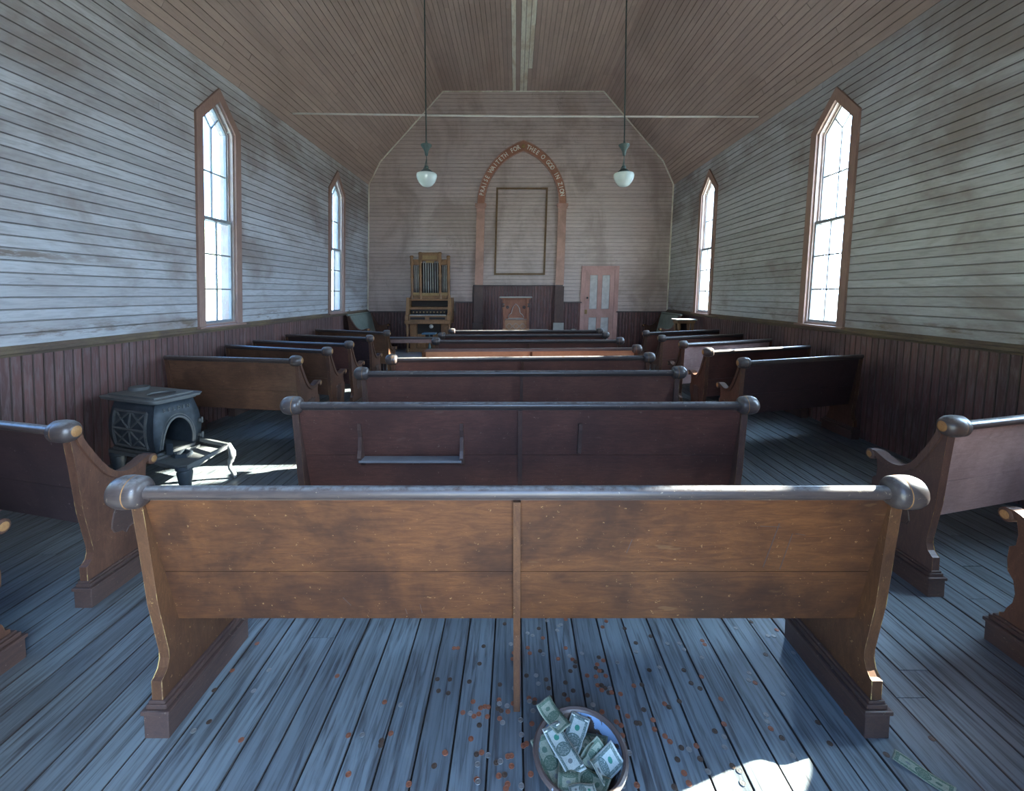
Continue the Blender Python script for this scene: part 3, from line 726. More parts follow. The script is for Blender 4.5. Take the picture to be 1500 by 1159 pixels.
def pew(label, xa, ya, xb, yb, wood='w_dark', endw='w_end', rail='w_rail', knob_a=True, knob_b=True, z0=0.0, brace=True, rz=0, loc=None, group=None, holes=True, back=None, plain_rail=False, name='pew', outs=(True, True)):
    """end panel centres at x = xa / xb, rear of their feet at y = ya / yb"""
    cx, cy = (xa+xb)/2, (ya+yb)/2
    t = thing(name, label, 'pew', (cx, cy, z0) if loc is None else loc, rz, group)
    xa -= cx; xb -= cx; ya -= cy; yb -= cy
    slope = (yb-ya)/(xb-xa)
    Y = lambda x: ya+(x-xa)*slope
    for X, Y0, s, kn, shown in ((xa, ya, -1, knob_a, outs[0]), (xb, yb, 1, knob_b, outs[1])):
        fn = lambda a, b, d: (d, Y0+a, b)
        bm = bmesh.new(); prism(bm, OUT, fn, X-0.019, X+0.019, bev=0.0022, bmi=1)
        e = obj('end_panel', bm, [endw, 'w_edge'], t)
        bm = bmesh.new(); box(bm, X-0.043, X+0.043, Y0, Y0+0.455, 0, 0.088, bev=0.003); box(bm, X-0.050, X+0.050, Y0-0.006, Y0+0.462, 0.088, 0.104, bev=0.004); box(bm, X-0.036, X+0.036, Y0+0.003, Y0+0.45, 0.104, 0.122, bev=0.004); box(bm, X-0.028, X+0.028, Y0+0.006, Y0+0.44, 0.122, 0.134, bev=0.003)
        obj('foot', bm, 'w_base', e)
        bm = bmesh.new(); hw = 0.031
        up = [Vector(p) for p in CAPS]; lay_o, lay_i = [], []
        for i, p in enumerate(up):
            q = (up[min(i+1, len(up)-1)]-up[max(i-1, 0)]).normalized(); nn = Vector((-q.y, q.x)) if q.x > 0 else Vector((-q.y, q.x))
            if nn.y < 0: nn = -nn
            if abs(q.y) > abs(q.x) and nn.x < 0: nn = -nn
            lay_o.append(tuple(p+nn*0.013)); lay_i.append(tuple(p-nn*0.018))
        ring_prism(bm, lay_o, lay_i, fn, X-hw, X+hw, closed=False)
        lathe(bm, [(0.0,-0.0375), (0.019,-0.0372), (0.027,-0.035), (0.031,-0.03), (0.031,0.03), (0.027,0.035), (0.019,0.0372), (0.0,0.0375)], 16, 'X', (X, Y0+0.416, 0.598), mis=[1,0,0,0,0,0,1,1])
        obj('arm_rest', bm, [endw, 'w_worn'], e, smooth=True)
        if kn:
            bm = bmesh.new()
            prof = [(0.0,0.0625), (0.026,0.062), (0.033,0.057), (0.045,0.046), (0.0525,0.028), (0.0545,0.008), (0.0535,-0.012), (0.0525,-0.0145), (0.0525,-0.017), (0.051,-0.034), (0.043,-0.046), (0.030,-0.052), (0.0,-0.054)]
            lathe(bm, [(r, h*s) for r, h in prof], 24, 'X', (X+s*0.004, Y0-0.042, 0.905), mis=[1,0,0,0,0,0,1,0,0,0,0,0,0])
            obj('knob', bm, [rail, 'w_worn'], e, smooth=True)
        if shown and holes:
            bm = bmesh.new(); tube(bm, [(X+s*0.0195, Y0+a, b) for a, b in ORN], 0.0050, 6, closed=True); prism(bm, ORN, fn, X+s*0.017, X+s*0.0215)
            obj('carved_cartouche', bm, 'w_base', e, smooth=True)  # dark tone puts the shade of the carved recess into the plaque
    # rail
    bm = bmesh.new()
    if plain_rail:
        hexa(bm, [(xa, Y(xa)-0.06, 0.885), (xb, Y(xb)-0.06, 0.885), (xb, Y(xb)+0.0, 0.885), (xa, Y(xa), 0.885), (xa+0.03, Y(xa)-0.06, 0.915), (xb-0.03, Y(xb)-0.06, 0.915), (xb-0.03, Y(xb), 0.915), (xa+0.03, Y(xa), 0.915)])
    else:
        tube(bm, [(xa+(xb-xa)*k/6, Y(xa+(xb-xa)*k/6)-0.040, 0.903) for k in range(7)], 0.0215, 12)
        tube(bm, [(xa+0.02, Y(xa+0.02)-0.030, 0.879), (xb-0.02, Y(xb-0.02)-0.030, 0.879)], 0.0075, 6)
    obj('top_rail', bm, rail, t, smooth=True)
    # back of two planks
    nseg = 2 if brace else 1
    ia, ib = xa+0.019, xb-0.019
    cuts = [ia, (ia+ib)/2, ib] if brace else [ia, ib]
    for k in range(nseg):
        u0, u1 = cuts[k], cuts[k+1]
        bm = bmesh.new()
        for (zt, dt, zb_, db) in ((0.885, -0.024, 0.577, 0.048), (0.575, 0.0485, 0.365, 0.098)):
            hexa(bm, [(u0, Y(u0)+db, zb_), (u1, Y(u1)+db, zb_), (u1, Y(u1)+db+0.020, zb_), (u0, Y(u0)+db+0.020, zb_),
                      (u0, Y(u0)+dt, zt), (u1, Y(u1)+dt, zt), (u1, Y(u1)+dt+0.020, zt), (u0, Y(u0)+dt+0.020, zt)])
        obj('backrest', bm, back or wood, t)
    if brace:
        xm = (ia+ib)/2; ym = Y(xm); bm = bmesh.new(); hw = 0.0125
        pr = [(-0.046,0.872), (0.080,0.36), (0.096,0.30), (0.098,0.0), (0.14,0.0), (0.14,0.33), (0.118,0.365), (-0.010,0.872)]
        prism(bm, pr, lambda a, b, d: (d, ym+a, b), xm-hw, xm+hw, bev=0.002)
        obj('centre_brace', bm, endw, t)
    bm = bmesh.new()
    hexa(bm, [(ia, Y(ia)+0.10, 0.385), (ib, Y(ib)+0.10, 0.385), (ib, Y(ib)+0.395, 0.415), (ia, Y(ia)+0.395, 0.415),
              (ia, Y(ia)+0.10, 0.407), (ib, Y(ib)+0.10, 0.407), (ib, Y(ib)+0.395, 0.437), (ia, Y(ia)+0.395, 0.437)])
    obj('seat', bm, wood, t)
    return t

# centre row, near to far
p1 = pew('golden brown oak pew nearest the camera, coins on the floor under it', -1.252, 1.43, 1.262, 1.43, 'w_gold', 'w_end_gold', 'w_rail')
p2 = pew('dark red-brown pew with a book ledge on its back', -1.290, 2.545, 1.345, 2.55, 'w_dark', 'w_end_dark')
p3 = pew('plain red-brown pew directly beyond the one with the book ledge', -1.245, 3.57, 1.345, 3.62, 'w_red', 'w_end_dark')
p4 = pew('fourth pew of the middle row, sunlight whitening its rail and left knob', -1.215, 4.33, 1.36, 4.48, 'w_red', 'w_end')
p5 = pew('orange wooden pew of the middle row with its left knob missing', -1.06, 5.06, 1.43, 5.18, 'w_orange', 'w_end_gold', 'w_rail', knob_a=False, plain_rail=True, brace=True)
p6 = pew('dark middle row pew just beyond the orange one', -1.08, 6.0, 1.44, 6.06, 'w_red', 'w_end')
p7 = pew('last but one pew of the middle row', -1.14, 6.84, 1.42, 6.93, 'w_dark', 'w_end_dark')
p8 = pew('farthest pew of the middle row, just before the pulpit', -1.09, 7.60, 1.47, 7.69, 'w_dark', 'w_end_dark')

def on_back(x, z): return (x-p1.location.x, -0.024+(0.885-z)*0.236 if z > 0.575 else 0.0485+(0.575-z)*0.236, z)
for (xa_, za_, xb_, zb_, w_) in ((0.893,0.775,0.868,0.595,0.0035), (0.945,0.735,0.928,0.585,0.0035), (0.83,0.765,0.90,0.762,0.002), (0.40,0.71,0.385,0.655,0.0025), (0.955,0.735,0.99,0.728,0.002), (-0.62,0.46,-0.595,0.425,0.002), (-0.40,0.41,-0.395,0.385,0.002), (-0.345,0.43,-0.34,0.39,0.002)):
    bm = bmesh.new(); A, B = Vector(on_back(xa_, za_)), Vector(on_back(xb_, zb_)); d_ = (B-A).normalized(); q_ = d_.cross(Vector((0,1,0))).normalized()*w_/2; e_ = Vector((0,-0.0012,0))
    hexa(bm, [A-q_+e_, B-q_+e_, B+q_+e_, A+q_+e_, A-q_-e_, B-q_-e_, B+q_-e_, A+q_-e_])
    obj('scratch_mark', bm, 'w_base', p1)

# side rows: aisle end, wall end
WLx, WRx = -3.60, 3.62
tan = math.tan
def left_pew(label, y, deg, **k):
    xa = -2.135; return pew(label, WLx, y+tan(radians(deg))*(xa-WLx), xa, y, knob_a=False, outs=(False, True), brace=False, **k)
def right_pew(label, y, deg, **k):
    xb = 2.155; return pew(label, xb, y, WRx, y+tan(radians(deg))*(WRx-xb), knob_b=False, outs=(True, False), brace=False, **k)
left_pew('left row pew cut off at the photo edge, only arm tip and foot showing', 1.32, 15, wood='w_dark', endw='w_end')
left_pew('dark bluish pew in front of the iron stove, carved end to the aisle', 2.065, 14, wood='w_black', endw='w_end')
left_pew('brown pew by the left wall, first one beyond the iron stove', 4.25, 9.5, wood='w_mid', endw='w_end')
left_pew('brown pew by the left wall, second one beyond the iron stove', 4.95, 19, wood='w_mid', endw='w_end')
left_pew('dark pew by the left wall, third one beyond the iron stove', 5.60, 16, wood='w_dark', endw='w_end')
left_pew('dark scuffed pew by the left wall, fourth one beyond the stove', 6.40, 18, wood='w_black', endw='w_end')
left_pew('brown pew of the left row, the farthest one, nearest the organ', 7.25, 24, wood='w_mid', endw='w_end_gold')
right_pew('right row pew cut off at the photo edge, only arm and foot showing', 1.42, 15, wood='w_dark', endw='w_end')
right_pew('dusty rose brown pew with dark scrolled end, right of the nearest pew', 2.145, 15, wood='w_pink', endw='w_end_dark')
right_pew('nearly black pew by the right wall, first beyond the open floor', 4.12, 17, wood='w_black', endw='w_end')
right_pew('dark pew by the right wall with a bright sunlit stretch of top rail', 4.88, 19, wood='w_dark', endw='w_end')
right_pew('dusty pinkish pew just beyond the one with the sunlit rail', 5.60, 22, wood='w_pink', endw='w_end')
right_pew('dark pew of the right row, last but one', 6.42, 21, wood='w_dark', endw='w_end')
right_pew('farthest pew of the right row, in front of the little table', 7.20, 22, wood='w_dark', endw='w_end')
# the two benches against the side walls on the platform
b1 = pew('green painted bench set sideways against the left wall, far corner', -0.72, 0, 0.72, 0, 'w_green', 'w_end', 'w_green', False, False, 0.2, False, pi/2*-1, (-3.52, 9.95, 0.2), holes=False, name='corner_bench')
b2 = pew('blue grey bench set sideways against the right wall, far corner', -0.62, 0, 0.62, 0, 'w_green', 'w_end', 'w_green', False, False, 0.2, False, pi/2, (3.52, 9.98, 0.2), holes=False, name='corner_bench')

# hymn book ledge on the second pew's back
par = p2
def yb_at(z): return -0.024+(0.885-z)*0.236      # face of the back at height z, from the foot
bx = -p2.location.x; by = 0.0
bm = bmesh.new()
xl, xr = -0.925+bx, -0.320+bx
box(bm, xl, xr, yb_at(0.55)-0.085, yb_at(0.55)+0.002, 0.555, 0.568, bev=0.002)
lg = obj('book_ledge', bm, 'ledge', par)
for xx, ss in ((xl, 'a'), (xr, 'b'), (0.385+bx, 'c')):
    bm = bmesh.new()
    pr = [(yb_at(0.78)+0.004, 0.785), (yb_at(0.78)-0.012, 0.785), (yb_at(0.74)-0.02, 0.745), (yb_at(0.70)-0.014, 0.70), (yb_at(0.62)-0.045, 0.62), (yb_at(0.58)-0.072, 0.58), (yb_at(0.55)-0.070, 0.545), (yb_at(0.53)-0.03, 0.53), (yb_at(0.50)-0.012, 0.51), (yb_at(0.50)+0.004, 0.50)]
    if ss == 'c': pr = [(yb_at(0.78)+0.004, 0.785), (yb_at(0.78)-0.018, 0.785), (yb_at(0.74)-0.022, 0.745), (yb_at(0.66)-0.014, 0.66), (yb_at(0.60)-0.02, 0.60), (yb_at(0.58)+0.004, 0.58)]
    prism(bm, pr, lambda a, b, d: (d, a, b), xx-0.011, xx+0.011, bev=0.0015)
    obj('ledge_bracket', bm, 'w_end_dark', par)

# low plank bench, small table
t = thing('low_bench', 'low narrow red-brown plank bench standing in front of the organ', 'bench', (-2.05, 8.72, 0))
bm = bmesh.new(); box(bm, -0.66, 0.62, -0.12, 0.12, 0.655, 0.685, bev=0.004); obj('plank', bm, 'w_rail', t)
bm = bmesh.new(); box(bm, -0.64, 0.60, -0.112, -0.09, 0.585, 0.655); box(bm, -0.64, 0.60, 0.09, 0.112, 0.585, 0.655); obj('apron', bm, 'w_pink', t)
for x in (-0.60, 0.56):
    for y in (-0.09, 0.09):
        bm = bmesh.new(); box(bm, x-0.02, x+0.02, y-0.018, y+0.018, 0, 0.60, bev=0.003); obj('leg', bm, 'w_end_dark', t)
t = thing('side_table', 'small table with a sunlit pale top and turned legs in the far right corner', 'table', (3.33, 8.62, 0))
bm = bmesh.new(); box(bm, -0.20, 0.20, -0.16, 0.16, 1.035, 1.06, bev=0.004); obj('tabletop', bm, 'pulpit_pale', t)  # sunlight on the top is put into its pale colour
bm = bmesh.new(); box(bm, -0.17, 0.17, -0.13, 0.13, 0.98, 1.035); obj('apron', bm, 'organ', t)
for x in (-0.13, 0.13):
    for y in (-0.10, 0.10):
        bm = bmesh.new(); lathe(bm, [(0.018,0), (0.022,0.06), (0.015,0.12), (0.02,0.3), (0.028,0.5), (0.02,0.7), (0.03,0.78), (0.022,0.84), (0.032,0.9), (0.03,0.985)], 10, at=(x, y, 0)); obj('leg', bm, 'organ', t, smooth=True)

# ------------------------------------------------------------------ pulpit
t = thing('pulpit', 'reddish wooden pulpit with a trefoil arch panel on the platform, below the arch', 'pulpit', (0.01, 10.22, 0.65))
def pb(name, mat, boxes, par=t, bev=0.004):
    bm = bmesh.new()
    for q in boxes: box(bm, *q, bev=bev)
    return obj(name, bm, mat, par)
pb('base', 'pulpit', [(-0.31,0.31,-0.21,0.2,0,0.035)])
pb('body', 'pulpit', [(-0.25,0.25,-0.15,0.17,0.035,0.79)])
pb('top_slab', 'pulpit_pale', [(-0.375,0.375,-0.24,0.22,0.815,0.845)])
pb('cornice', 'pulpit', [(-0.34,0.34,-0.215,0.2,0.785,0.815)])
for s in (-1, 1):
    q = pb('corner_post', 'pulpit', [(s*0.275-0.025, s*0.275+0.025, -0.20, -0.15, 0.035, 0.785)])
    bm = bmesh.new()
    for z in (0.62, 0.67): lathe(bm, [(0.02,z-0.02), (0.034,z-0.012), (0.034,z+0.012), (0.02,z+0.02)], 12, at=(s*0.292, -0.19, 0))
    obj('post_boss', bm, 'rail_back', q, smooth=True)
    pb('post_cap', 'w_orange', [(s*0.275-0.03, s*0.275+0.03, -0.205, -0.145, 0.06, 0.11)], q)
pb('middle_ledge', 'pulpit_pale', [(-0.25,0.25,-0.19,-0.15,0.315,0.325)])
pb('lower_panel', 'w_orange', [(-0.25,0.25,-0.165,-0.15,0.04,0.30)])
bm = bmesh.new()
tr = [(-0.18,0.345), (-0.178,0.38), (-0.15,0.43), (-0.10,0.465), (-0.094,0.50), (-0.085,0.56), (-0.055,0.62), (0,0.68), (0.055,0.62), (0.085,0.56), (0.094,0.50), (0.10,0.465), (0.15,0.43), (0.178,0.38), (0.18,0.345)]
tube(bm, [(a, -0.156, b) for a, b in tr], 0.007, 6, closed=True)
obj('trefoil_moulding', bm, 'pulpit_pale', t, smooth=True)  # lit edge of the trefoil is put into the pale colour
for cx_ in (-0.155, 0, 0.155):
    bm = bmesh.new(); P = []
    for k in range(32):
        a = 2*pi*k/32; r = 0.062*(0.78+0.28*abs(cos(2*a))**1.0)
        P.append((cx_+r*sin(a), -0.170, 0.16+r*cos(a)))
    tube(bm, P, 0.005, 5, closed=True); obj('quatrefoil', bm, 'pulpit_pale', t, smooth=True)
for cx_ in (-0.19, 0.19):
    bm = bmesh.new()
    for k in range(5):
        a = 2*pi*k/5; lathe(bm, [(0.0,-0.014), (0.016,-0.01), (0.02,0)], 8, 'Y', (cx_+0.022*cos(a), -0.15, 0.60+0.022*sin(a)))
    obj('carved_leaf', bm, 'rail_back', t, smooth=True)

# ------------------------------------------------------------------ pump organ
t = thing('pump_organ', 'tall old pump organ with mock pipes above the keyboard, against the back wall', 'organ', (-2.02, 10.05, 0.20))
OZ = 0.20
def ob(name, mat, boxes, par=t, bev=0.004, shift=True):
    bm = bmesh.new()
    for x0, x1, y0, y1, z0, z1 in boxes: box(bm, x0, x1, y0, y1, z0-OZ, z1-OZ, bev=bev)
    return obj(name, bm, mat, par)
ob('case', 'organ', [(-0.44,0.44,0.16,0.62,0.24,0.90), (-0.50,0.50,0.10,0.64,0.20,0.27)])
ob('foot_board', 'organ', [(-0.44,-0.29,0.10,0.17,0.27,0.88), (0.29,0.44,0.10,0.17,0.27,0.88)])
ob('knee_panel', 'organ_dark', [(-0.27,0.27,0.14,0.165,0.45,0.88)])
ob('kick_panel', 'organ', [(-0.27,-0.09,0.12,0.16,0.29,0.62), (0.09,0.27,0.12,0.16,0.29,0.62)])
ob('key_bed', 'organ', [(-0.535,0.52,-0.02,0.62,0.865,0.935)])
ob('key_slip', 'organ', [(-0.44,0.44,-0.01,0.02,0.935,1.06)])
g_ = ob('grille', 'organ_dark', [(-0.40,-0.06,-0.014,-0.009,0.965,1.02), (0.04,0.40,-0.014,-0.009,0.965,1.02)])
kb = ob('keyboard', 'ivory', [(-0.42,0.42,0.02,0.16,1.045,1.072)], bev=0.002)
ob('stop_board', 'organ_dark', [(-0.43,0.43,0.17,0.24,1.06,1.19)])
bm = bmesh.new()
for k in range(36):
    if k % 7 in (2, 6): continue
    x = -0.40+k*0.0225; box(bm, x, x+0.011, 0.07, 0.16, 1.072-OZ, 1.082-OZ)
obj('black_keys', bm, 'black', kb)
for k in range(10):
    bm = bmesh.new(); lathe(bm, [(0.010,0), (0.010,-0.02), (0.018,-0.024), (0.018,-0.032), (0,-0.034)], 10, 'Y', (-0.36+k*0.08, 0.17, 1.13-OZ)); obj('stop_knob', bm, 'gilt', t, smooth=True)
ob('music_shelf', 'organ', [(-0.46,0.46,0.18,0.60,1.19,1.25), (-0.46,0.46,0.42,0.62,1.25,1.40), (-0.48,0.48,0.15,0.62,1.40,1.44)])
ob('fall_board', 'organ_dark', [(-0.43,0.43,0.30,0.43,1.26,1.39)])  # dark board stands in for the shaded gap below the shelf top
for s in (-1, 1):
    bm = bmesh.new()
    pr = [(0.62,0.90), (0.0,0.90), (-0.02,0.96), (0.0,1.06), (0.05,1.10), (0.08,1.20), (0.10,1.30), (0.13,1.47), (0.62,1.47)]
    prism(bm, pr, lambda a, b, d: (d, a, b-OZ), s*0.485-0.035, s*0.485+0.035, bev=0.004)
    obj('cheek', bm, 'organ', t)
    bm = bmesh.new(); lathe(bm, [(0.035,0.0), (0.042,0.03), (0.028,0.06), (0.02,0.14), (0.036,0.22), (0.042,0.30), (0.024,0.38), (0.03,0.46), (0.042,0.54), (0.028,0.6), (0.04,0.665)], 12, at=(s*0.485, 0.04, 0))
    obj('turned_leg', bm, 'organ', t, smooth=True)
bm = bmesh.new(); lathe(bm, [(0,-0.03), (0.03,-0.02), (0.05,0)], 10, 'Y', (0.06, 0.10, 0.80-OZ)); obj('carved_boss', bm, 'ivory', t, smooth=True)
# upper case
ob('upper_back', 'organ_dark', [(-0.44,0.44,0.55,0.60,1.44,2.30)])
for x, zt in ((-0.435, 2.46), (-0.232, 2.54), (0.232, 2.54), (0.435, 2.46)):
    bm = bmesh.new(); r = 0.038; h = zt-1.44
    lathe(bm, [(r*1.2,0), (r*1.2,0.06), (r*0.85,0.09), (r*0.8,h*0.45), (r*1.05,h*0.5), (r*0.8,h*0.55), (r*0.8,h-0.24), (r*1.15,h-0.22), (r*1.0,h-0.06), (r*1.3,h-0.03), (r*0.9,h)], 12, at=(x, 0.36, 1.44-OZ))
    obj('case_post', bm, 'organ', t, smooth=True)
ob('centre_cornice', 'organ', [(-0.21,0.21,0.33,0.58,2.33,2.50), (-0.24,0.24,0.31,0.60,2.50,2.53)])
ob('carved_frieze', 'gilt', [(-0.17,0.17,0.322,0.332,2.37,2.46), (-0.10,0.10,0.34,0.36,2.29,2.335)])
ob('side_cornice', 'organ', [(-0.41,-0.26,0.36,0.58,2.24,2.37), (0.26,0.41,0.36,0.58,2.24,2.37)])
ob('pipe_rail', 'gilt', [(-0.20,0.20,0.33,0.40,1.51,1.58), (-0.41,-0.26,0.34,0.40,1.52,1.59), (0.26,0.41,0.34,0.40,1.52,1.59)])
ob('lower_rail', 'organ', [(-0.42,0.42,0.34,0.60,1.44,1.52)])
for x in [-0.165+0.055*k for k in range(7)]+[-0.375, -0.335, -0.295, 0.295, 0.335, 0.375]:
    bm = bmesh.new(); top = 2.33 if abs(x) < 0.2 else 2.24
    lathe(bm, [(0.005,1.58-OZ), (0.011,1.68-OZ), (0.0125,1.70-OZ), (0.0125,top-OZ)], 10, at=(x, 0.40, 0)); obj('organ_pipe', bm, 'pipe', t, smooth=True)
t = thing('organ_stool', 'small stool with a blue seat on a turned iron base, before the organ', 'stool', (-1.90, 9.62, 0.20))
bm = bmesh.new(); box(bm, -0.15, 0.15, -0.12, 0.12, 0.465, 0.50, bev=0.01); obj('seat', bm, 'blue', t)
bm = bmesh.new(); lathe(bm, [(0.03,0.06), (0.05,0.12), (0.03,0.2), (0.018,0.24), (0.018,0.465)], 12); obj('column', bm, 'lamp_metal', t, smooth=True)
for k in range(3):
    a = 2*pi*k/3+0.4; bm = bmesh.new()
    tube(bm, smooth_path([(0.02*cos(a), 0.02*sin(a), 0.14), (0.09*cos(a), 0.09*sin(a), 0.11), (0.14*cos(a), 0.14*sin(a), 0.03), (0.18*cos(a), 0.18*sin(a), 0.012)]), 0.014, 8); obj('leg', bm, 'lamp_metal', t, smooth=True)

# ------------------------------------------------------------------ stove
ST = (-2.89, 3.425)
t = thing('box_stove', 'cast iron box stove with an open arched firebox, by the left wall', 'stove', (ST[0], ST[1], 0), atan2(-0.326, 0.945))
def rrect(x0, x1, y0, y1, r, n=4):
    P = []
    for cx_, cy_, a0 in ((x1-r, y1-r, 0), (x0+r, y1-r, pi/2), (x0+r, y0+r, pi), (x1-r, y0+r, 1.5*pi)):
        for k in range(n+1):
            a = a0+pi/2*k/n; P.append((cx_+r*cos(a), cy_+r*sin(a)))
    return P
fz = lambda a, b, d: (a, b, d)
# top plate: a moulded edge, a raised field and a lid hole darkened by a black disc
bm = bmesh.new()
for e, z0, z1 in ((0.030,0.655,0.668), (0.006,0.668,0.682), (0.0,0.682,0.690)):
    prism(bm, rrect(-0.70+e, 0.0-e, 0.0+e, 0.42-e, 0.05), fz, z0, z1)
hole = [(-0.22+0.10*cos(2*pi*k/24), 0.21+0.10*sin(2*pi*k/24)) for k in range(24)]
inner = rrect(-0.645, -0.055, 0.055, 0.365, 0.03, 5)
sq = [(-0.22+0.155*(max(-1,min(1,1.42*cos(2*pi*k/24)))), 0.21+0.155*(max(-1,min(1,1.42*sin(2*pi*k/24))))) for k in range(24)]
ring_prism(bm, sq, hole, fz, 0.690, 0.704)
prism(bm, [(-0.645,0.055), (-0.375,0.055), (-0.375,0.365), (-0.645,0.365)], fz, 0.690, 0.704)
tp = obj('top_plate', bm, 'iron_pale', t, smooth=True)
bm = bmesh.new(); lathe(bm, [(0.0,0.690), (0.099,0.690), (0.099,0.6915), (0.0,0.692)], 24, at=(-0.22,0.21,0)); obj('lid_hole_shade', bm, 'black', tp)  # black disc on the solid plate, painted as the darkness of a hole
bm = bmesh.new(); lathe(bm, [(0.060,0.704), (0.075,0.704), (0.078,0.730), (0.070,0.734), (0.060,0.73)], 20, at=(-0.56,0.24,0)); lathe(bm, [(0.0,0.705), (0.06,0.705)], 20, at=(-0.56,0.24,0)); obj('flue_collar', bm, 'iron_pale', tp, smooth=True)
def bulge(z): 
    k = (z-0.22)/(0.655-0.22); return 0.050*sin(pi*min(1, max(0, k)))**0.8*(1-0.45*k)
# body shell: near side, back, far side
zs = [0.22+0.435*i/10 for i in range(11)]
bm = bmesh.new(); rings = []
for z in zs:
    b_ = bulge(z); x0, x1, y0, y1 = -0.62-b_, -0.075+b_*0.9, 0.075-b_, 0.345+b_
    P = [(x1,y0), (x1-0.02,y0-0.004)] + [(x0+0.04,y0-0.002), (x0+0.01,y0+0.012), (x0,y0+0.04), (x0,y1-0.04), (x0+0.01,y1-0.012), (x0+0.04,y1+0.002)] + [(x1-0.02,y1+0.004), (x1,y1)]
    rings.append([bm.verts.new((a, b, z)) for a, b in P])
for A, B in zip(rings[:-1], rings[1:]):
    for i in range(len(A)-1): bm.faces.new((A[i], A[i+1], B[i+1], B[i]))
body = obj('body', bm, 'iron', t, smooth=True); md = body.modifiers.new('thick', 'SOLIDIFY'); md.thickness = 0.012; md.offset = -1
# front with the arched opening
bm = bmesh.new(); nn = 24; O, I = [], []
for i in range(nn+1):
    a = pi*i/nn; c_, s_ = cos(a), sin(a)
    I.append((0.21-0.125*c_, 0.27+0.245*s_**0.9 if s_ > 0 else 0.27))
    m_ = max(abs(c_), s_); O.append((0.21-0.150*c_/m_, 0.24+0.415*s_/m_))
rows3 = []
for (u, v) in ((0, O), (1, None), (2, I)):
    P = O if u == 0 else I if u == 2 else [((a+c)/2, (b+d)/2) for (a, b), (c, d) in zip(O, I)]
    rg_ = []
    for a, b in P:
        bb = bulge(b); yy = 0.21+(a-0.21)*(1+bb/0.135*0.95) if u == 0 else a
        rg_.append(bm.verts.new((-0.075+bb*0.9+(0.004 if u == 2 else 0), yy, b)))
    rows3.append(rg_)
for A, B in zip(rows3[:-1], rows3[1:]):
    for i in range(nn): bm.faces.new((A[i], A[i+1], B[i+1], B[i]))
fr = obj('front_plate', bm, 'iron', t, smooth=True); md = fr.modifiers.new('thick', 'SOLIDIFY'); md.thickness = 0.014; md.offset = 0
bm = bmesh.new(); tube(bm, [(-0.068+bulge(b)*0.9, a, b) for a, b in I], 0.009, 8); tube(bm, [(-0.070+bulge(b+0.02)*0.9, 0.21+(a-0.21)*1.13, b+(b-0.27)*0.10) for a, b in I], 0.005, 6)
obj('opening_bead', bm, 'iron_pale', fr, smooth=True)
bm = bmesh.new()
def place(i):
    yy = 0.115+i*0.038
    face = Matrix(((0,0,1,0), (1,0,0,0), (0,1,0,0), (0,0,0,1)))   # text x -> +y, text y -> +z, facing +x
    return Matrix.Translation((-0.062+bulge(0.575)*0.9, yy, 0.588)) @ face
bm.free()
for i, ch in enumerate('BELDEN'):
    bm = bmesh.new(); letters(bm, ch, lambda _, i=i: place(i), 0.042, 0.85); obj('cast_letter', bm, 'iron_pale', fr)
for z in (0.30, 0.43):
    bm = bmesh.new(); box(bm, -0.075, -0.005, 0.372, 0.392, z, z+0.024, bev=0.003); lathe(bm, [(0.008,-0.02), (0.008,0.03)], 10, at=(0.0, 0.388, z+0.01)); obj('hinge', bm, 'iron_pale', t)
# cast relief on the near side: frame, cross and star
bm = bmesh.new()
def side_pt(x, z): return (x, 0.071-bulge(z)-0.003, z)
def strip(pts, r=0.006): tube(bm, [side_pt(*p) for p in pts], r*1.5, 6)
def lin(p, q, n=7): return [(p[0]+(q[0]-p[0])*k/n, p[1]+(q[1]-p[1])*k/n) for k in range(n+1)]
x0, x1, z0, z1 = -0.55, -0.15, 0.275, 0.575; xc, zc = (x0+x1)/2, (z0+z1)/2
for p, q in (((x0,z0),(x1,z0)), ((x0,z1),(x1,z1)), ((x0,z0),(x0,z1)), ((x1,z0),(x1,z1)), ((x0,zc),(x1,zc))): strip(lin(p, q), 0.008)
for p, q in (((x0,zc+0.02),(xc,z1)), ((xc,z1),(x1,zc+0.02)), ((x0,zc-0.02),(xc,z0)), ((xc,z0),(x1,zc-0.02)), ((x0+0.03,z0+0.02),(x1-0.03,z1-0.02)), ((x0+0.03,z1-0.02),(x1-0.03,z0+0.02)), ((xc,z0),(xc,z1))): strip(lin(p, q), 0.0055)
obj('side_relief', bm, 'iron_pale', body, smooth=True)
bm = bmesh.new(); prism(bm, rrect(-0.66, -0.02, 0.03, 0.39, 0.03), fz, 0.195, 0.225); prism(bm, rrect(-0.63, -0.05, 0.05, 0.37, 0.03), fz, 0.225, 0.245); obj('base_plate', bm, 'iron_pale', t)
bm = bmesh.new()
hp = [(-0.03,0.0), (0.26,0.0), (0.33,0.05), (0.34,0.12), (0.20,0.39), (-0.03,0.40)]
prism(bm, hp, fz, 0.185, 0.205, bev=0.006); prism(bm, inset(hp, 0.012), fz, 0.170, 0.185)
obj('hearth', bm, 'iron_pale', t)
bm = bmesh.new(); bp = [(0.0,0.12), (0.075,0.105), (0.14,0.15), (0.10,0.23), (0.0,0.24)]
ring_prism(bm, bp, inset(bp, 0.012), fz, 0.205, 0.235); prism(bm, [(-0.16,0.15), (-0.02,0.10), (0.03,0.12), (-0.11,0.19)], fz, 0.225, 0.32)
obj('ash_pan', bm, 'iron', t)
bm = bmesh.new()
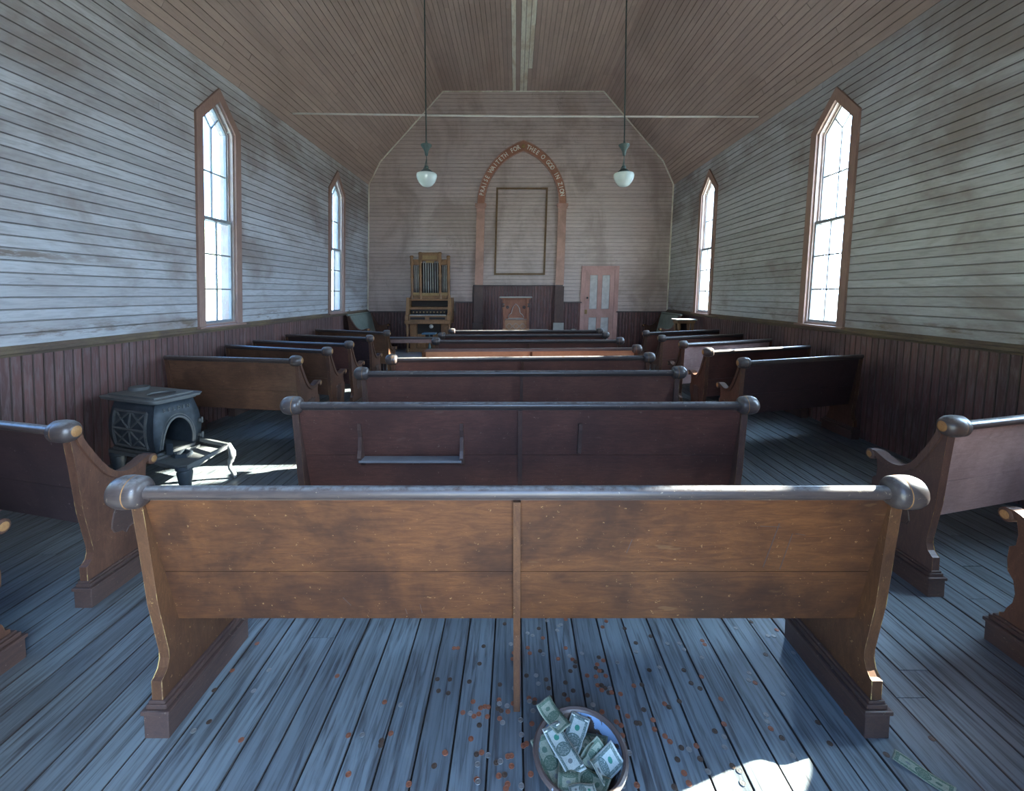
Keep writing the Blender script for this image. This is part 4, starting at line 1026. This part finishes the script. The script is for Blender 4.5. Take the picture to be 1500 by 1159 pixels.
def bar(p, q, w=0.012, h=0.030):
    p, q = Vector(p), Vector(q); d = (q-p).normalized(); s_ = d.cross(Vector((0,0,1))).normalized()*w; u_ = Vector((0,0,h/2))
    hexa(bm, [p-s_-u_, q-s_-u_, q+s_-u_, p+s_-u_, p-s_+u_, q-s_+u_, q+s_+u_, p+s_+u_])
bar((0.345,0.01,0.205), (0.385,0.335,0.275)); bar((0.385,0.335,0.275), (-0.02,0.385,0.265))
obj('guard_bar', bm, 'iron_pale', t)
bm = bmesh.new()
tube(bm, smooth_path([(0.375,0.33,0.285), (0.405,0.335,0.24), (0.415,0.335,0.19), (0.395,0.33,0.14), (0.39,0.33,0.09), (0.42,0.335,0.045), (0.44,0.338,0.0)], 4), 0.02, 10, radii=[0.022]*5+[0.028]*4+[0.024]*4+[0.016]*4+[0.017]*4+[0.018]*3+[0.010])
obj('curled_leg', bm, 'iron_pale', t, smooth=True)
for lx, ly in ((0.27, 0.045), (-0.60, 0.08), (-0.60, 0.34)):
    bm = bmesh.new(); lathe(bm, [(0.030,0.0), (0.040,0.02), (0.042,0.05), (0.050,0.10), (0.055,0.14), (0.050,0.16), (0.062,0.17), (0.062,0.20)], 14, at=(lx, ly, 0)); obj('leg', bm, 'iron', t, smooth=True)

# ------------------------------------------------------------------ bowl with notes
BC = Vector((0.205, 1.295, 0))
bowl = thing('enamel_bowl', 'chipped blue enamel washbowl full of banknotes on the floorboards', 'bowl', BC)
bm = bmesh.new(); lathe(bm, [(0.0,0.010), (0.085,0.010), (0.098,0.018), (0.118,0.060), (0.132,0.104), (0.136,0.104), (0.124,0.060), (0.104,0.012), (0.085,0.0), (0.0,0.0)], 48, mis=[0,0,0,0,1,1,1,1,1,1])
obj('basin', bm, ['enamel', 'rim'], bowl, smooth=True)
bm = bmesh.new(); lathe(bm, [(0.131,0.103), (0.134,0.110), (0.142,0.113), (0.149,0.109), (0.150,0.103), (0.146,0.100), (0.134,0.101), (0.131,0.103)], 48, cap=False); obj('rolled_rim', bm, 'rim', bowl, smooth=True)

BW, BH = 0.156, 0.066
def note(label, c, ang, tilt=0.0, roll=0.0, curl=0.0, L=1.0, Wd=1.0, back=False, fold=0.0, group=None, name='banknote'):
    """c world centre; ang heading of the long side; tilt lifts the +u end; roll lifts the +v side; curl bends it; fold = bent over at mid length"""
    bm = bmesh.new(); uvl = bm.loops.layers.uv.new('UVMap'); nu, nv = 16, 6
    R = Matrix.Rotation(ang, 4, 'Z') @ Matrix.Rotation(-tilt, 4, 'Y') @ Matrix.Rotation(roll, 4, 'X')
    rg = random.Random(hash(label) % 1000 if False else sum(map(ord, label)))
    ph = rg.uniform(0, 6)
    G = []
    for i in range(nu+1):
        row = []
        for j in range(nv+1):
            u, v = i/nu-0.5, j/nv-0.5
            x, y = u*BW*L, v*BH*Wd
            z = curl*(u*u*4)*0.03+0.0022*sin(7*u+ph)+0.0012*sin(9*v+ph)
            if fold and u > 0:
                z += fold*u*BW*L*1.0; x = u*BW*L*(1-abs(fold)*0.35)
            row.append(bm.verts.new(R @ Vector((x, y, z))))
        G.append(row)
    for i in range(nu):
        for j in range(nv):
            f = bm.faces.new((G[i][j], G[i+1][j], G[i+1][j+1], G[i][j+1]))
            for l, (p, q) in zip(f.loops, ((i,j), (i+1,j), (i+1,j+1), (i,j+1))):
                l[uvl].uv = (p/nu, q/nv)
    o = obj(name, bm, 'billback' if back else 'bill', loc=c, smooth=True)
    md = o.modifiers.new('paper', 'SOLIDIFY'); md.thickness = 0.0004
    tag(o, label, 'banknote', group)
    if not back and L > 0.9:
        bm = bmesh.new()
        def num(i0, su, sv):
            def pl_(i):
                x, y = su*BW*0.425, sv*BH*0.36; z = curl*((x/BW)**2*4)*0.03+0.0022*sin(7*x/BW+ph)+0.0012*sin(9*y/BH+ph)+0.0012
                return R @ Matrix.Translation((x, y, z))
            letters(bm, '1', pl_, 0.017, 1.0)
        for su in (-1, 1):
            for sv in (-1, 1): num(0, su, sv)
        obj('numeral', bm, 'letter', o)
    return o
ob8 = lambda x, y: (780+x/7.779, 1010+y/7.779)
def onote(label, a, b, z, **k):
    A, B = px(*ob8(*a), z), px(*ob8(*b), z); c = (A+B)/2
    return note(label, c, atan2(B.y-A.y, B.x-A.x), **k)
onote('flat pale dollar note lying uppermost in the bowl, green seal showing', (520,945), (200,440), 0.105, tilt=0.10, curl=0.10)
onote('dollar note sticking up over the far rim of the bowl, left of the uppermost note', (310,390), (165,230), 0.115, tilt=0.18, curl=0.3, L=0.7, back=True)
onote('dollar note half hidden just right of the uppermost note in the bowl', (400,720), (520,430), 0.088, tilt=0.12, curl=0.2)
onote('teal dollar note flat in the middle of the bowl, behind crumpled ones', (500,560), (705,630), 0.075, tilt=0.05, curl=0.2, L=0.9, back=True)
onote('green dollar note sliding down the left inside wall of the bowl', (290,1000), (130,700), 0.083, tilt=0.12, curl=0.4, back=True)
onote('folded dollar note leaning at the near rim of the bowl, edge band on show', (415,1060), (415,880), 0.104, tilt=0.05, L=0.55, back=True, fold=-0.2)
onote('dollar note bent upright and crumpled in the centre of the bowl', (620,860), (760,660), 0.080, tilt=0.30, roll=0.9, L=0.6, fold=0.6, back=True)
onote('small crumpled dollar note beside the uppermost note, striped edge up', (500,760), (640,690), 0.085, tilt=0.1, roll=-0.5, L=0.55, fold=0.5, back=True)
onote('curled dollar note at the right inside wall of the bowl', (720,960), (905,800), 0.082, tilt=0.10, roll=0.5, L=0.6, curl=1.2, back=False)
onote('green dollar note lying at the near right side inside the bowl', (520,960), (720,1090), 0.076, tilt=0.0, curl=0.3, L=0.85, back=True)
onote('pale teal note corner poking over the near rim of the bowl', (500,1150), (640,1140), 0.118, tilt=0.0, roll=-0.2, L=0.5, Wd=0.6)
o = note('rolled green dollar note on the floor near the right foot of the front pew', px(1352, 1138)+Vector((0, 0, 0.010)), radians(-52), roll=0.25, L=0.95, Wd=0.55, curl=0.15, back=True)

# ------------------------------------------------------------------ coins
def coin_mesh(mat):
    bm = bmesh.new(); lathe(bm, [(0.0,0.0), (0.0092,0.0), (0.0096,0.0004), (0.0096,0.0013), (0.0092,0.0017), (0.0085,0.0017), (0.0082,0.0013), (0.0,0.0013)], 16)
    # a low raised head
    lathe(bm, [(0.0045,0.0013), (0.003,0.0018), (0.0,0.0019)], 10, at=(0.0006,0.0003,0))
    bmesh.ops.recalc_face_normals(bm, faces=bm.faces)
    me = bpy.data.meshes.new('coin'); bm.to_mesh(me); bm.free(); me.materials.append(M[mat]); return me
CM = {'c': coin_mesh('copper'), 'd': coin_mesh('darkcoin'), 'g': coin_mesh('silver')}
CN = {'c': 'copper', 'd': 'dark tarnished', 'g': 'silver-grey'}
raw = []
def S(ox, oy, k, txt):
    for w in txt.split():
        x, y, c = w.split(','); raw.append((ox+float(x)/k, oy+float(y)/k, c))
S(640, 880, 4.153, '412,143,d 620,171,d 668,124,g 783,117,c 740,155,g 755,150,g 732,182,g 552,200,g 582,214,g 645,229,c 1030,127,c 1008,162,c 1142,171,d 1300,218,d 1210,259,d 1402,263,g 1476,262,g 1212,313,g 450,266,g 284,279,d 104,291,c 128,293,c 553,288,c 565,322,c 628,308,d 647,328,g 783,290,c 882,323,g 807,338,g 738,356,c 825,360,c 843,377,d 840,403,d 985,347,d 1012,366,c 975,390,c 968,412,d 1098,378,g 812,431,d 1003,430,d 988,432,c 1292,425,d 1355,408,g 914,458,c 968,464,c 1027,460,c 468,319,c 460,357,c 259,386,d 79,482,d 197,495,d 3,480,d 10,551,d 69,565,d 383,513,d 470,535,g 545,458,d 603,457,g 617,507,g 665,482,d 680,535,d 782,501,d 829,550,d 978,517,c 1002,520,d 1022,541,d 1054,535,g 1003,556,c 1045,563,d 1064,564,c 1117,570,c 1198,520,c 1247,514,d 775,573,d 798,604,c 691,592,d 916,578,d 560,595,c 595,605,c 594,627,d 630,643,c 585,672,g 563,617,g 220,617,c 378,606,c 464,628,c 427,642,g 380,632,g 432,677,c 371,660,d 391,675,d 266,655,c 292,650,c 313,656,c 158,683,c 204,687,g 226,706,c 255,692,c 307,708,c 382,719,c 400,744,g 258,760,d 510,728,g 578,751,c 515,818,g 207,843,c 545,873,c 526,888,c 52,930,c 241,937,d 272,930,c 311,943,g 432,950,c 453,950,c 247,998,g 361,988,d 386,983,g 454,1009,c 376,1069,c 411,1062,d 241,1092,c 250,1108,g 430,1120,c 514,1130,g 571,1058,c 420,1150,c 950,636,g 1004,678,c 1100,652,c 1160,705,c 1092,740,c 1121,761,c 1214,748,d 1232,752,d 1258,666,d 1315,728,c 1324,785,c 1128,823,c 1138,876,d 1170,928,g 1143,1010,d 1146,1077,g 1133,1125,g 1217,1125,c 1388,827,c 1418,860,c 1487,897,d 1463,969,d 1444,1137,d 1385,630,c 1410,653,d 1474,614,d 659,1090,d')
S(1000, 880, 3.75, '291,152,g 376,118,d 467,193,g 499,195,g 517,162,c 108,222,c 121,243,c 106,314,g 8,270,g 6,384,d 104,420,c 455,298,d 365,399,g 363,438,g 398,453,c 46,455,d 95,484,d 608,288,g 550,515,g 210,543,c 227,680,c 459,628,g 463,665,g 484,705,c 177,719,d 228,750,g 545,756,d 230,808,g 743,672,d 901,625,c 808,787,d 605,855,g 96,872,d 8,950,c 34,1006,c 140,942,g 273,911,d 312,937,g 75,800,c 35,820,g 330,1005,g 1119,848,d 1368,760,d')
S(160, 680, 2.42, '524,637,c 436,733,c 566,731,g 512,805,g 373,802,d 354,915,d 468,979,c 808,752,c 976,845,c 1033,855,g 848,963,c 897,961,g 965,982,d 963,1000,d 998,956,c 1152,1071,d 1190,1026,c 848,1101,c 1062,1136,c 299,947,g')
def zone(p):
    x, y = p.x, p.y
    xs = [(-1.0, "beside the pew's left foot"), (-0.62, "nearer the left foot than the brace"), (-0.36, "well left of the brace"), (-0.22, "two boards left of the brace"), (-0.10, "one board left of the brace"), (0.024, "just left of the brace"), (0.12, "just right of the brace"), (0.22, "in line with bowl's left half"), (0.33, "in line with bowl's right half"), (0.45, "one board right of the bowl"), (0.60, "two boards right of the bowl"), (0.82, "midway from bowl to right foot"), (1.19, "beside the pew's right foot"), (9, "outside the right foot")]
    ys = [(1.25, 'nearest the camera'), (1.33, "level with bowl's near half"), (1.42, "level with bowl's middle"), (1.50, "level with bowl's far rim"), (1.60, 'a hand beyond the bowl'), (1.72, 'just under the pew'), (1.86, 'farther under the pew'), (9, 'deepest under the pew')]
    a = next(t_ for m_, t_ in xs if x < m_); b = next(t_ for m_, t_ in ys if y < m_)
    return a, b
placed = []; labels = {}; coins = []
for x, y, c in raw:
    p = px(x, y); z = 0.0005
    if hypot(p.x-BC.x, p.y-BC.y) < 0.098: continue
    for q in placed:
        if hypot(q.x-p.x, q.y-p.y) < 0.0185: z = max(z, q.z+0.0021)
    p.z = z; placed.append(p.copy())
    o = bpy.data.objects.new('coin', CM[c]); C.objects.link(o); o.location = p; o.rotation_euler = (0, 0, random.uniform(0, 6))
    a, b = zone(p); lb = f'{CN[c]} coin {a}, {b}'
    tag(o, lb, 'coin'); labels.setdefault(lb, []).append(o)
for lb, os_ in labels.items():
    if len(os_) > 1:
        for o in os_: o['group'] = lb.replace(' coin ', ' coins ', 1)
for dx, dy in ((0.03, 0.03), (0.06, 0.015), (0.045, 0.055), (0.075, -0.02), (0.02, 0.07)):
    o = bpy.data.objects.new('coin', CM['c']); C.objects.link(o); o.location = (BC.x+dx, BC.y+dy, 0.0115); tag(o, 'copper coin lying on the bottom of the bowl beside the notes', 'coin', 'coins lying in the bowl')

# ------------------------------------------------------------------ outside: ground and hillside
bm = bmesh.new(); g = 24
for i in range(g):
    for j in range(g):
        pass
box(bm, -300, 300, -300, 300, -0.9, -0.7)
gr = obj('ground', bm, 'straw'); gr['kind'] = 'structure'
bm = bmesh.new(); rows_ = []
rg = random.Random(4)
for i in range(25):
    row = []
    for j in range(50):
        x = -35-i*9; y = -120+j*12
        z = -0.8+(i*9)*0.24+3.0*sin(y*0.031+i*0.2)*(i/12)+rg.uniform(-0.5, 0.5)*(i > 0)
        row.append(bm.verts.new((x, y, z)))
    rows_.append(row)
for A, B in zip(rows_[:-1], rows_[1:]):
    for j in range(49): bm.faces.new((A[j], A[j+1], B[j+1], B[j]))
hl = obj('hillside', bm, 'hill', smooth=True); hl['kind'] = 'structure'

# ------------------------------------------------------------------ light
SUN_DIR = Vector((1.0, 0.25, 0.525)).normalized()
sd = bpy.data.lights.new('sun', 'SUN'); sd.energy = 60.0; sd.angle = radians(0.7); sd.color = (1.0, 0.93, 0.80)
so = bpy.data.objects.new('sun', sd); C.objects.link(so); so.rotation_euler = SUN_DIR.to_track_quat('Z', 'Y').to_euler(); so.location = (8, 3, 6)
w = bpy.data.worlds.new('sky'); bpy.context.scene.world = w; w.use_nodes = True
nt = w.node_tree; nt.nodes.clear(); G = N(nt)
tc = nt.nodes.new('ShaderNodeTexCoord'); sx = nt.nodes.new('ShaderNodeSeparateXYZ'); nt.links.new(tc.outputs['Generated'], sx.inputs[0])
bright = G.ramp(sx.outputs[0], -0.6, 0.9)      # the sky is brightest round the sun
south = G.ramp(G.math('MULTIPLY', sx.outputs[1], -1.0), 0.0, 0.8)
col = G.mix(G.ramp(sx.outputs[2], 0.0, 0.5), (0.44,0.68,1.0), (0.16,0.42,1.0))
col = G.mix(bright, col, (0.54,0.74,1.0))
st = G.math('MULTIPLY', G.math('ADD', G.math('MULTIPLY', bright, 28.0), 6.5), G.math('SUBTRACT', 1.0, G.math('MULTIPLY', south, 0.55)))
bg = nt.nodes.new('ShaderNodeBackground'); wo = nt.nodes.new('ShaderNodeOutputWorld')
nt.links.new(col, bg.inputs[0]); nt.links.new(st, bg.inputs[1]); nt.links.new(bg.outputs[0], wo.inputs[0])

# ------------------------------------------------------------------ camera and view
cd = bpy.data.cameras.new('camera'); co = bpy.data.objects.new('camera', cd); C.objects.link(co)
co.location = (0, 0, H); co.rotation_euler = (pi/2-PITCH, 0, 0)
cd.sensor_fit = 'HORIZONTAL'; cd.sensor_width = 36; cd.lens = F/1500*36
cd.shift_x = -(PX-750)/1500; cd.shift_y = -(579.5-PY)/1500; cd.clip_start = 0.02; cd.clip_end = 900
sc = bpy.context.scene; sc.camera = co
sc.view_settings.view_transform = 'Standard'; sc.view_settings.look = 'None'; sc.view_settings.gamma = 1; sc.view_settings.use_curve_mapping = False
sc.view_settings.exposure = 0.75
sc.cycles.use_denoising = True
sc.cycles.max_bounces = 10; sc.cycles.diffuse_bounces = 6; sc.cycles.transparent_max_bounces = 12
sc.cycles.sample_clamp_indirect = 8
